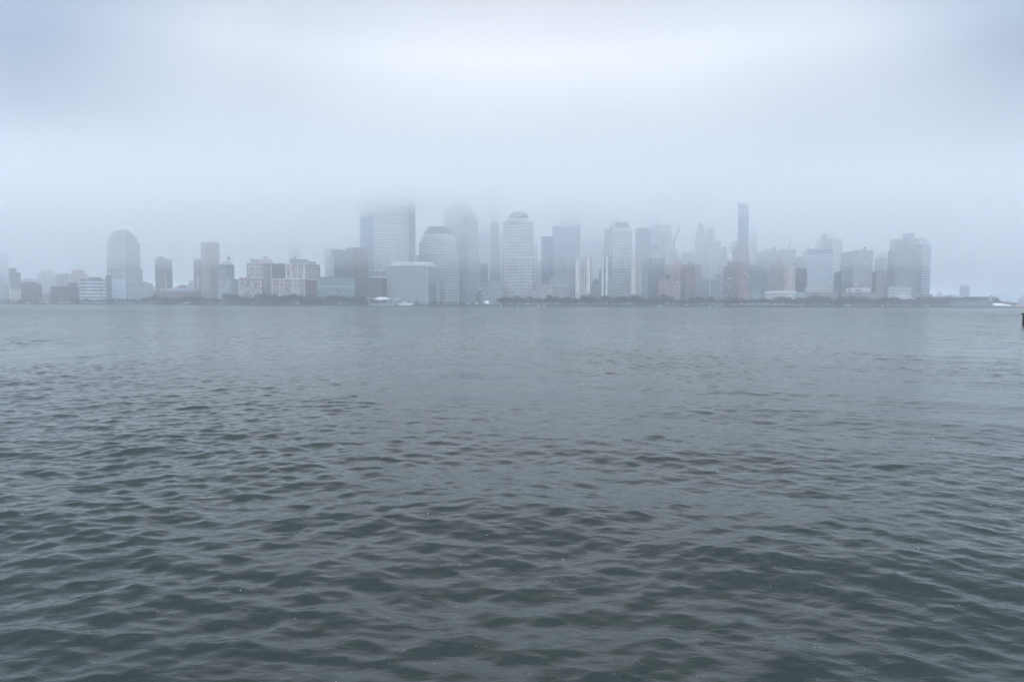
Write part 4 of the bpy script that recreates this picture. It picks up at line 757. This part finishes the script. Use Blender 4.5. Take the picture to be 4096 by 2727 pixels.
# ------------------------------------------------------------------ rooftop crane
cr = empty('tower_crane', P(2697, 990, 1712), 'thin tower crane with a raised jib on the unfinished pale tower', 'crane')
Yc = 1712
for nm, a_, b_, r1 in (('mast', (2697, 992), (2696, 968), 1.4), ('jib', (2696, 968), (2718, 908), 1.4), ('counter_jib', (2697, 970), (2686, 970), 1.0), ('mast_head', (2696, 968), (2689, 952), .6), ('pendant', (2689, 952), (2714, 916), .25)):
    bm = bmesh.new(); bar(bm, P(*a_, Yc), P(*b_, Yc), r1); part(nm, bm, pm((.04, .05, .08)), cr)
bm = bmesh.new(); q = P(2687, 974, Yc); box(bm, q.x - 2, q.x + 3, q.y - 1.5, q.y + 1.5, q.z - 2, q.z + 2.4); part('counterweight', bm, pm(DGREY), cr)
bm = bmesh.new(); q = P(2699, 972, Yc); box(bm, q.x - 1.2, q.x + 1.4, q.y - 2.6, q.y - 1.1, q.z - 1.6, q.z + 1.2); part('cab', bm, pm(WHITE), cr)

# ------------------------------------------------------------------ ferry landing with fabric roof
Yf = 1378
def pf(px, py, dy=0): return P(px, py, Yf + dy)
fl = empty('ferry_landing', (KX(1530) * Yf, Yf + 12, 0.2), 'floating ferry landing under a white peaked fabric roof', 'ferry landing')
bm = bmesh.new(); xa, xb = KX(1462) * Yf, KX(1600) * Yf; box(bm, xa, xb, Yf, Yf + 20, -.6, .9); part('float', bm, pm((.12, .14, .15)), fl)
bm = bmesh.new()   # central kite of fabric: front low point, side points, raised ridge
front = bm.verts.new(pf(1522, 1201, 0)); lft = bm.verts.new(pf(1493, 1195, 4)); rgt = bm.verts.new(pf(1565, 1194.5, 4)); top1 = bm.verts.new(pf(1516, 1187, 9)); top2 = bm.verts.new(pf(1540, 1188, 9)); bk = bm.verts.new(pf(1528, 1194, 20))
for f in ((front, top1, lft), (front, top2, top1), (front, rgt, top2), (lft, top1, bk), (top1, top2, bk), (top2, rgt, bk)): bm.faces.new(f)
g = bmesh.ops.solidify(bm, geom=bm.faces[:], thickness=.25); part('fabric_roof', bm, plain('white_fabric', (.88, .88, .9), .6, .03), fl, recalc=True)
for A, Bp, C in (((1465, 1190.5), (1521, 1201), (1493, 1194.5)), ((1585, 1190.5), (1523, 1201), (1564, 1194.5))):
    bm = bmesh.new(); v = [bm.verts.new(pf(*A, 2)), bm.verts.new(pf(*Bp, .2)), bm.verts.new(pf(*C, 4)), bm.verts.new(pf(A[0], A[1] - 1.5, 14))]
    bm.faces.new((v[0], v[1], v[2])); bm.faces.new((v[0], v[2], v[3])); bmesh.ops.solidify(bm, geom=bm.faces[:], thickness=.3); part('fabric_wing', bm, plain('white_fabric', (.88, .88, .9), .6, .03), fl, recalc=True)
for p0, p1 in (((1472, 1193), (1479, 1216)), ((1479, 1216), (1480, 1221)), ((1522, 1201), (1522, 1218)), ((1578, 1194), (1571, 1216)), ((1571, 1216), (1575, 1220)), ((1466, 1191), (1472, 1206)), ((1548, 1196), (1549, 1214))):
    bm = bmesh.new(); bar(bm, pf(*p0, 1), pf(*p1, 2), .35); part('mast', bm, pm((.6, .62, .64)), fl)
for i in range(13):
    bm = bmesh.new(); px = 1484 + i * 7.2; q = pf(px, 1216, 3); box(bm, q.x - 1.0, q.x + 1.0, q.y, q.y + .5, .9, 3.4 + (i % 3) * .7); part('screen_panel', bm, pm((.22, .32, .34) if i % 2 else (.5, .55, .56)), fl)
bm = bmesh.new(); box(bm, KX(1476) * Yf, KX(1574) * Yf, Yf + 8, Yf + 16, .9, 5.5); part('waiting_hall', bm, fz((.14, .20, .22), (.10, .14, .16), 3, 2.4, .7, .7), fl)
for i, (a, b) in enumerate((((1580, 1205), (1587, 1190)), ((1588, 1202), (1595, 1190.5)), ((1596, 1202), (1600, 1194)))):
    fg = empty('striped_sail', pf(a[0], a[1]), 'slanted white sail panel, number %s from the canopy on its right' % ('one', 'two', 'three')[i], 'sail')
    fg['label'] = ('slanted white sail panel nearest the fabric roof', 'slanted white sail panel in the middle of the three beside the ferry', 'slanted white sail panel closest to the ferry')[i]
    bm = bmesh.new(); v = [bm.verts.new(pf(*a, 1)), bm.verts.new(pf(b[0], b[1], 1)), bm.verts.new(pf(b[0] - 4.5, b[1] + 2.5, 2)), bm.verts.new(pf(a[0] + .5, a[1] - 8, 2))]
    bm.faces.new(v); bmesh.ops.solidify(bm, geom=bm.faces[:], thickness=.2); part('cloth', bm, plain('white_fabric', (.88, .88, .9), .6, .03), fg, recalc=True)
    bm = bmesh.new(); q = pf(a[0] + 1, 1217, 1.5); bar(bm, (q.x, q.y, -.2), pf(*b, 1.5), .2); part('mast', bm, pm(STONE), fg)
# ferry boat
Yb = 1372
fb = empty('ferry_boat', (KX(1622) * Yb, Yb + 4, .4), 'white two decked ferry moored right of the fabric roof', 'boat')
def bx_(p0, p1, y0, y1, dep, mat, nm, cut=0, dz=0, parent=fb):
    bm = bmesh.new(); a = P(p0, y1, Yb + dz); b = P(p1, y0, Yb + dz); zb_ = max(a.z, -.3)
    v = [bm.verts.new(q) for q in ((a.x, a.y, zb_), (b.x, a.y, zb_), (b.x, a.y + dep, zb_), (a.x, a.y + dep, zb_), (a.x + cut, a.y + .4, b.z), (b.x - .3, a.y + .4, b.z), (b.x - .3, a.y + dep - .4, b.z), (a.x + cut, a.y + dep - .4, b.z))]
    for f in ((0, 1, 5, 4), (1, 2, 6, 5), (2, 3, 7, 6), (3, 0, 4, 7), (4, 5, 6, 7), (3, 2, 1, 0)): bm.faces.new([v[i] for i in f])
    return part(nm, bm, mat, parent)
bx_(1597, 1648, 1215.3, 1219.5, 8, pm((.82, .84, .85)), 'hull', -1.2); bx_(1602, 1647, 1209.5, 1215.3, 7, pm((.80, .82, .84)), 'cabin', 1.8, .5)
bx_(1605, 1625, 1211.5, 1214.3, .3, pm(DARKG, .2), 'window', .4, .35); bx_(1627, 1645, 1211.5, 1214.3, .3, pm(DARKG, .2), 'window', 0, .35)
bx_(1611, 1625, 1206.5, 1209.5, 4, pm((.82, .84, .85)), 'wheelhouse', .9, 2); bm = bmesh.new(); q = P(1620, 1207, Yb + 4); bar(bm, q, q + Vector((0, 0, 2.6)), .12); part('antenna', bm, pm(PALE), fb)
# small craft and docks along the wall
for i, (px0, px1, lab) in enumerate(((1998, 2010, 'low white boat moored right of the dome pavilion'), (2064, 2074, 'low white boat moored below the domed tower'), (2143, 2163, 'small white boat moored left of the first beige column tower'), (2166, 2186, 'longer white boat moored before the stone blocks'), (2624, 2648, 'flat pale work boat moored below the octagonal tower'), (2832, 2846, 'left one of two small pale launches under the lit lamps'), (2862, 2876, 'right one of two small pale launches under the lit lamps'))):
    bt = empty('moored_boat', (KX((px0 + px1) / 2) * 1392, 1393, 0), lab, 'boat', 'small boats moored along the seawall')
    xa, xb = KX(px0) * 1391, KX(px1) * 1391
    bm = bmesh.new(); v = [bm.verts.new(p) for p in ((xa + .8, 1391, -.2), (xb - .3, 1391, -.2), (xb - .3, 1393.4, -.2), (xa + .8, 1393.4, -.2), (xa, 1390.7, 1.1), (xb, 1390.7, .9), (xb, 1393.7, .9), (xa, 1393.7, 1.1))]
    for f in ((0, 1, 5, 4), (1, 2, 6, 5), (2, 3, 7, 6), (3, 0, 4, 7), (4, 5, 6, 7), (3, 2, 1, 0)): bm.faces.new([v[k] for k in f])
    part('hull', bm, pm((.6, .63, .66)), bt)
    bm = bmesh.new(); box(bm, xa + (xb - xa) * .35, xa + (xb - xa) * .75, 1391.4, 1393, .9, 2.1); part('cabin', bm, pm((.5, .53, .56)), bt)
# low sheds along the esplanade
for i, (px, w_, h_) in enumerate(((110, 8, 3), (340, 9, 3.4), (505, 7, 3), (745, 12, 3.2), (838, 7, 2.6), (1010, 9, 3), (1190, 8, 2.8), (1360, 9, 3), (1700, 12, 3.4), (2110, 10, 3), (2235, 7, 2.6), (2490, 9, 3), (2745, 8, 2.8), (2935, 10, 3.2), (3205, 9, 3), (3390, 12, 3.2), (3480, 7, 2.8), (3710, 9, 3))):
    xs_ = KX(px) * 1404.5; sh = empty('waterfront_shed', (xs_, 1405, GZ), 'small pale flat roofed shed at the foot of the shore trees', 'shed', 'small sheds along the esplanade')
    bm = bmesh.new(); box(bm, xs_ - w_ / 2, xs_ + w_ / 2, 1403.6, 1407, GZ, GZ + h_); part('wall', bm, pm((.36, .37, .4) if i % 3 else (.55, .56, .58)), sh)
    bm = bmesh.new(); box(bm, xs_ - w_ / 2 - .4, xs_ + w_ / 2 + .4, 1403.1, 1407.4, GZ + h_ + .004, GZ + h_ + .3); part('roof', bm, pm(STONE), sh)
# flag mast
fm = empty('flag_mast', (KX(1812) * 1406, 1406, GZ), 'slim pale mast with crossbar on the esplanade below the stepped tower', 'mast')
bm = bmesh.new(); bar(bm, (KX(1812) * 1406, 1406, GZ), P(1812, 1190, 1406), .3, .12); part('pole', bm, pm((.5, .54, .56)), fm)
bm = bmesh.new(); bar(bm, P(1806, 1206, 1406), P(1819, 1206, 1406), .14); part('crossbar', bm, pm((.5, .54, .56)), fm)
# lit lamps on the esplanade
mesh_cache = {}
def lamp(px, py, lab, big=False):
    Yl = 1404; x = KX(px) * Yl; zt = ZP(px, py, Yl)
    t = empty('street_lamp', (x, Yl, GZ), lab, 'street lamp', 'lit lamps along the esplanade')
    bm = bmesh.new(); bar(bm, (x, Yl, GZ), (x, Yl, zt - .4), .12, .08); part('post', bm, pm(DGREY), t)
    bm = bmesh.new(); bmesh.ops.create_icosphere(bm, subdivisions=2, radius=.62 if big else .42, matrix=Matrix.Translation((x, Yl, zt))); part('globe', bm, emit('lamp_glow', (1, .98, .92), 5.0), t)
LG = 'small lit globe lamp among the bare trees under the right half of the skyline'
for px in (2672, 2694, 2750, 2778, 2796, 2812, 2828, 2854, 2868, 2890, 2962, 2970, 2996, 3008, 3018, 3036, 3052, 3064, 3100, 3130, 3162): lamp(px, 1214 + (px % 3), LG)
lamp(3530, 1223, 'brightest single lamp at the water below the two toned tower', True)
for px, lab in ((4065, 'left one of two warm orange lights at the right end of the trees'), (4078, 'right one of two warm orange lights at the right end of the trees')):
    Yl = 1418; x = KX(px) * Yl; z = ZP(px, 1222, Yl)
    t = empty('lit_kiosk', (x, Yl, GZ), lab, 'kiosk', 'lit kiosks at the right end of the shore')
    bm = bmesh.new(); box(bm, x - 1.6, x + 1.6, Yl, Yl + 3, GZ, GZ + 4.6); part('wall', bm, pm(STONE), t)
    bm = bmesh.new(); prism(bm, [(x - 2, Yl - .4), (x + 2, Yl - .4), (x + 2, Yl + 3.4), (x - 2, Yl + 3.4)], GZ + 4.6, GZ + 6, scale=.3); part('roof', bm, pm(DGREY), t)
    bm = bmesh.new(); box(bm, x - 1.2, x + 1.2, Yl - .15, Yl - .01, GZ + .8, GZ + 4.2); part('lit_opening', bm, emit('orange_light', (1, .45, .18), 1.2), t)

# ------------------------------------------------------------------ trees along the shore
def twig_crown(seed, H, Wd, n, lo=.22, conif=False):
    rnd = random.Random(seed); bm = bmesh.new()
    blobs = [(rnd.uniform(-.34, .34) * Wd, rnd.uniform(-.34, .34) * Wd, rnd.uniform(lo + .12, .84) * H, rnd.uniform(.22, .36) * Wd) for _ in range(9)]
    for _ in range(n):
        if conif:
            t = rnd.random() ** 1.3; rr = (1 - t) * Wd * .5 * rnd.uniform(.5, 1); a = rnd.uniform(0, 6.28); p = Vector((math.cos(a) * rr, math.sin(a) * rr, H * (.1 + .9 * t)))
            d = Vector((math.cos(a), math.sin(a), -.35)); ln = rnd.uniform(.6, 1.2); wd = .5
        else:
            b = rnd.choice(blobs); v = Vector((rnd.gauss(0, 1), rnd.gauss(0, 1), rnd.gauss(0, .8))).normalized() * b[3] * rnd.random() ** .4 * 1.15
            p = Vector((b[0], b[1], b[2])) + v; d = Vector((v.x, v.y, abs(v.z) + 1.2)).normalized(); ln = rnd.uniform(.9, 2.4); wd = rnd.uniform(.08, .2)
        s = d.cross(Vector((rnd.uniform(-1, 1), rnd.uniform(-1, 1), rnd.uniform(-1, 1)))).normalized() * wd
        a = bm.verts.new(p - s); b_ = bm.verts.new(p + s); c = bm.verts.new(p + d * ln); bm.faces.new((a, b_, c))
    return bm
def trunk_bm(seed, H, Wd):
    rnd = random.Random(seed); bm = bmesh.new(); bar(bm, (0, 0, -.2), (0, 0, H * .35), .32, .22); bar(bm, (0, 0, H * .34), (.3, .1, H * .8), .22, .06)
    for k in range(6):
        a = rnd.uniform(0, 6.28); z = H * rnd.uniform(.25, .5); r = Wd * rnd.uniform(.25, .4)
        bar(bm, (0, 0, z), (math.cos(a) * r, math.sin(a) * r, z + H * rnd.uniform(.25, .4)), .14, .04, 4)
    return bm
TW = [plain('twig_%d' % i, c, .9, .25, .4, .1) for i, c in enumerate(((.075, .048, .055), (.055, .042, .055), (.095, .055, .06)))]
bark = plain('bark', (.06, .05, .05), .9, .3, .5, .1); pine = plain('needles', (.028, .055, .045), .8, .3, .6, .1)
TM = []
for s in range(4):
    H, Wd = 14, 9.5 + s * .6
    me = bpy.data.meshes.new('crown'); b_ = twig_crown(s, H, Wd, 1500); b_.to_mesh(me); b_.free(); me.materials.append(TW[s % 3])
    mt = bpy.data.meshes.new('trunk'); b_ = trunk_bm(s, H, Wd); b_.to_mesh(mt); b_.free(); mt.materials.append(bark); TM.append((me, mt))
pm_ = bpy.data.meshes.new('crown'); b_ = twig_crown(9, 13, 7, 900, conif=True); b_.to_mesh(pm_); b_.free(); pm_.materials.append(pine)
pt_ = bpy.data.meshes.new('trunk'); b_ = bmesh.new(); bar(b_, (0, 0, -.2), (0, 0, 11), .3, .06); b_.to_mesh(pt_); b_.free(); pt_.materials.append(bark)
def tree(px, Y, h, lab, grp, meshes, name, cat='tree'):
    t = empty(name, (KX(px) * Y, Y, GZ), lab, cat, grp); s = h / 14; t.scale = (s * random.uniform(.9, 1.15), s * random.uniform(.9, 1.1), s); t.rotation_euler.z = random.uniform(0, 6.28)
    for m_, nm in zip(meshes, ('crown', 'trunk')): link(bpy.data.objects.new(nm, m_), t)
# (from px, to px, tree height, count)
runs = ((0, 300, 7.5, 26, 'left end of the shore'), (300, 560, 10, 22, 'foot of the peaked tower'), (560, 900, 15, 32, 'low school'), (900, 1280, 20, 38, 'brick apartment blocks'), (1280, 1470, 18, 20, 'teal glass mid rise'), (1600, 1900, 8, 18, 'grid fronted hotel'), (1990, 2300, 19.5, 30, 'domed tower'), (2300, 2700, 20, 36, 'beige column towers'), (2700, 3100, 17.5, 34, 'red brick tower'), (3100, 3560, 20.5, 42, 'banded hotel'), (3560, 3790, 18, 20, 'corniced tower'))
nt_ = 0
for (a, b, h, n, where) in runs:
    for i in range(n):
        px = a + (b - a) * (i + random.uniform(.1, .9)) / n; Y = random.choice((1408, 1414, 1421, 1429)) + random.uniform(-1.5, 1.5)
        if where == 'beige column towers' and 2402 < px < 2452: Y = 1429
        tree(px, Y, h * random.uniform(.62, 1.08) * (1 + .10 * math.sin(px * .043)), 'bare winter tree on the shore in front of the %s' % where if where != 'left end of the shore' else 'low bare winter tree at the left end of the shore', 'bare shore trees, %s' % where, TM[random.randrange(4)], 'bare_tree')
for i, (px, h, lab) in enumerate(((660, 15, 'dark evergreen before the low school'), (1218, 9, 'small dark evergreen under the white piered brick block'), (671, 9, 'smaller dark evergreen right of the school evergreen'))): tree(px, 1409, h, lab, None, (pm_, pt_), 'evergreen_tree')
for i in range(26):
    px = 3775 + i * 11.6 + random.uniform(-3, 3); far = px > 3985
    hpx = (1188 if px < 3860 else 1190) if px < 3990 else 1198 + (px - 3990) * .17
    Y = 1452 + random.uniform(0, 20) if px < 3990 else 1450 + random.uniform(0, 30)
    tree(px, Y, max(4, (1226 - hpx) * Y / F * random.uniform(.85, 1.05)), 'bare tree in the low wood behind the pier house and marquee', 'trees of the low right hand wood', TM[random.randrange(4)], 'bare_tree')
# undergrowth: one low hedge mass filling the dark strip under the trees
bm = bmesh.new(); rnd = random.Random(3)
for i in range(20000):
    px = rnd.uniform(-20, 4090)
    if 1905 < px < 1975: continue
    Y = rnd.uniform(1404, 1432); x = KX(px) * Y; hh = (3.6 if px < 560 or 1600 < px < 1990 else 5.0) * (1 + .3 * math.sin(px * .061)) * rnd.random() ** .8; s = rnd.uniform(.25, .7)
    p = Vector((x, Y, GZ + hh)); d = Vector((rnd.gauss(0, 1), rnd.gauss(0, 1), rnd.gauss(0, 1))).normalized(); e_ = d.orthogonal().normalized()
    bm.faces.new([bm.verts.new(q) for q in (p + d * s, p + e_ * s, p - d * s * .6)])
tag(mobj('shrubs', bm, plain('shrub_leaf', (.045, .045, .05), .9, .4, .2, .1)), 'dark tangle of bare shrubs under the shore trees', 'shrubs', kind='stuff')

# ------------------------------------------------------------------ things near the camera
Yp = 180; xl = KX(4090, 1256) * Yp; xw = xl + .30
mpile = empty('mooring_post', (xl + 1.0, Yp, 0), 'near black post with a wider cap at the right picture edge', 'post')
zt = ZP(4092, 1252, Yp); zc = ZP(4092, 1259, Yp); zb = ZP(4092, 1292, Yp)
bm = bmesh.new(); lathe(bm, (xl + 1.0, Yp), [(.82, -1.5), (.80, zc)], 20); part('shaft', bm, pm((.012, .010, .014)), mpile)
bm = bmesh.new(); lathe(bm, (xl + 1.0, Yp), [(1.06, zc), (1.08, zt - .06), (.98, zt)], 20); part('cap', bm, pm((.010, .009, .013)), mpile)
# falling snow: small irregular flakes between the camera and fifty metres
bm = bmesh.new(); rnd = random.Random(8)
for i in range(8000):
    Y = 1.6 + 38 * rnd.random() ** 1.5; px = rnd.uniform(-500, 4600); py = rnd.uniform(-300, 2900)
    v = ray(px, py); p = Vector((v.x * Y, Y, CAM_H + v.z * Y))
    if p.z < .3: continue
    r = rnd.uniform(.0004, .0009) * (1.9 if rnd.random() < .04 else 1); q_ = Euler((rnd.uniform(0, 3), rnd.uniform(0, 3), 0)).to_matrix()
    ax = [q_ @ Vector(a_) * r * k_ for a_, k_ in (((1, 0, 0), 1), ((0, 1, 0), rnd.uniform(.5, 1)), ((0, 0, 1), rnd.uniform(1, 2.2)))]
    vs = [bm.verts.new(p + a_ * sg) for a_ in ax for sg in (1, -1)]
    for a_, b_, c_ in ((0, 2, 4), (2, 1, 4), (1, 3, 4), (3, 0, 4), (2, 0, 5), (1, 2, 5), (3, 1, 5), (0, 3, 5)): bm.faces.new((vs[a_], vs[b_], vs[c_]))
tag(mobj('snowfall', bm, plain('snow', (.42, .44, .48), .7, .03)), 'tiny white snowflakes drifting in the air over the water', 'snow', kind='stuff')


# ------------------------------------------------------------------ haze
def volume(name, bm, dens, c, aniso, label):
    m = bpy.data.materials.new(name); m.use_nodes = True; N = m.node_tree.nodes; L = m.node_tree.links; N.clear()
    v = N.new('ShaderNodeVolumePrincipled'); v.inputs['Density'].default_value = dens; v.inputs['Density Attribute'].default_value = ''
    v.inputs['Color'].default_value = (*c, 1); v.inputs['Anisotropy'].default_value = aniso; v.inputs['Temperature Attribute'].default_value = ''
    o = N.new('ShaderNodeOutputMaterial'); L.new(v.outputs[0], o.inputs['Volume'])
    ob = mobj(name, bm, m); tag(ob, label, None, kind='stuff'); return ob
bm = bmesh.new(); box(bm, -3400, 3400, -900, 3450, -2.5, 304)
volume('haze', bm, 0.00047, (.87, .935, 1.0), .6, 'pale blue haze over the river and the city')
bm = bmesh.new(); 
secs = []
for x_, b_ in ((-3300, 204), (-420, 204), (-60, 212), (330, 214), (480, 238), (3300, 240)):
    lens = [(780, 300), (1000, 282), (1230, b_ + 26), (1400, b_), (3400, b_), (3400, 302), (1200, 302)]
    secs.append([bm.verts.new((x_, y, z)) for y, z in lens])
for A_, B_ in zip(secs, secs[1:]):
    for i in range(7): bm.faces.new((A_[i], A_[(i + 1) % 7], B_[(i + 1) % 7], B_[i]))
bm.faces.new(secs[0][::-1]); bm.faces.new(secs[-1]); bmesh.ops.recalc_face_normals(bm, faces=bm.faces)
volume('low_cloud', bm, 0.0066, (.995, .998, 1.0), .5, 'low cloud hiding the tops of the tallest towers')
bm = bmesh.new(); box(bm, -3200, 3200, 1150, 3400, 80, 203)
volume('cloud_veil', bm, 0.0010, (.985, .992, 1.0), .6, 'thin veil of mist hanging just below the low cloud')

# ragged scraps of cloud hanging in front of the tower tops
for k, (px, py, Yc, rx, ry, rz, dens) in enumerate(((1560, 748, 1470, 130, 80, 34, .007), (1440, 815, 1500, 60, 60, 20, .006), (1805, 880, 1590, 30, 50, 15, .007), (2300, 880, 1700, 70, 70, 18, .005), (2440, 845, 1700, 80, 70, 18, .004), (2640, 850, 1700, 50, 70, 15, .005), (1700, 846, 1440, 34, 40, 9, .006), (1965, 868, 1500, 42, 40, 10, .006), (2180, 838, 1460, 46, 40, 11, .004), (2560, 862, 1500, 44, 40, 11, .006), (2790, 876, 1560, 46, 40, 12, .006), (3015, 852, 1500, 40, 40, 12, .005), (2330, 838, 1480, 60, 40, 10, .006), (1380, 850, 1440, 50, 50, 14, .004))):
    bm = bmesh.new(); c_ = P(px, py, Yc); bmesh.ops.create_icosphere(bm, subdivisions=4, radius=1)
    for v in bm.verts:
        n_ = 1 + .16 * math.sin(v.co.x * 4 + k) + .12 * math.sin(v.co.z * 5 + v.co.y * 3 + k * 2)
        v.co = Vector((c_.x + v.co.x * rx * n_, c_.y + v.co.y * ry * n_, c_.z + v.co.z * rz * n_))
    volume('cloud_scrap', bm, dens, (.995, .998, 1.0), .5, 'ragged pale scrap of cloud drifting before the tower tops')
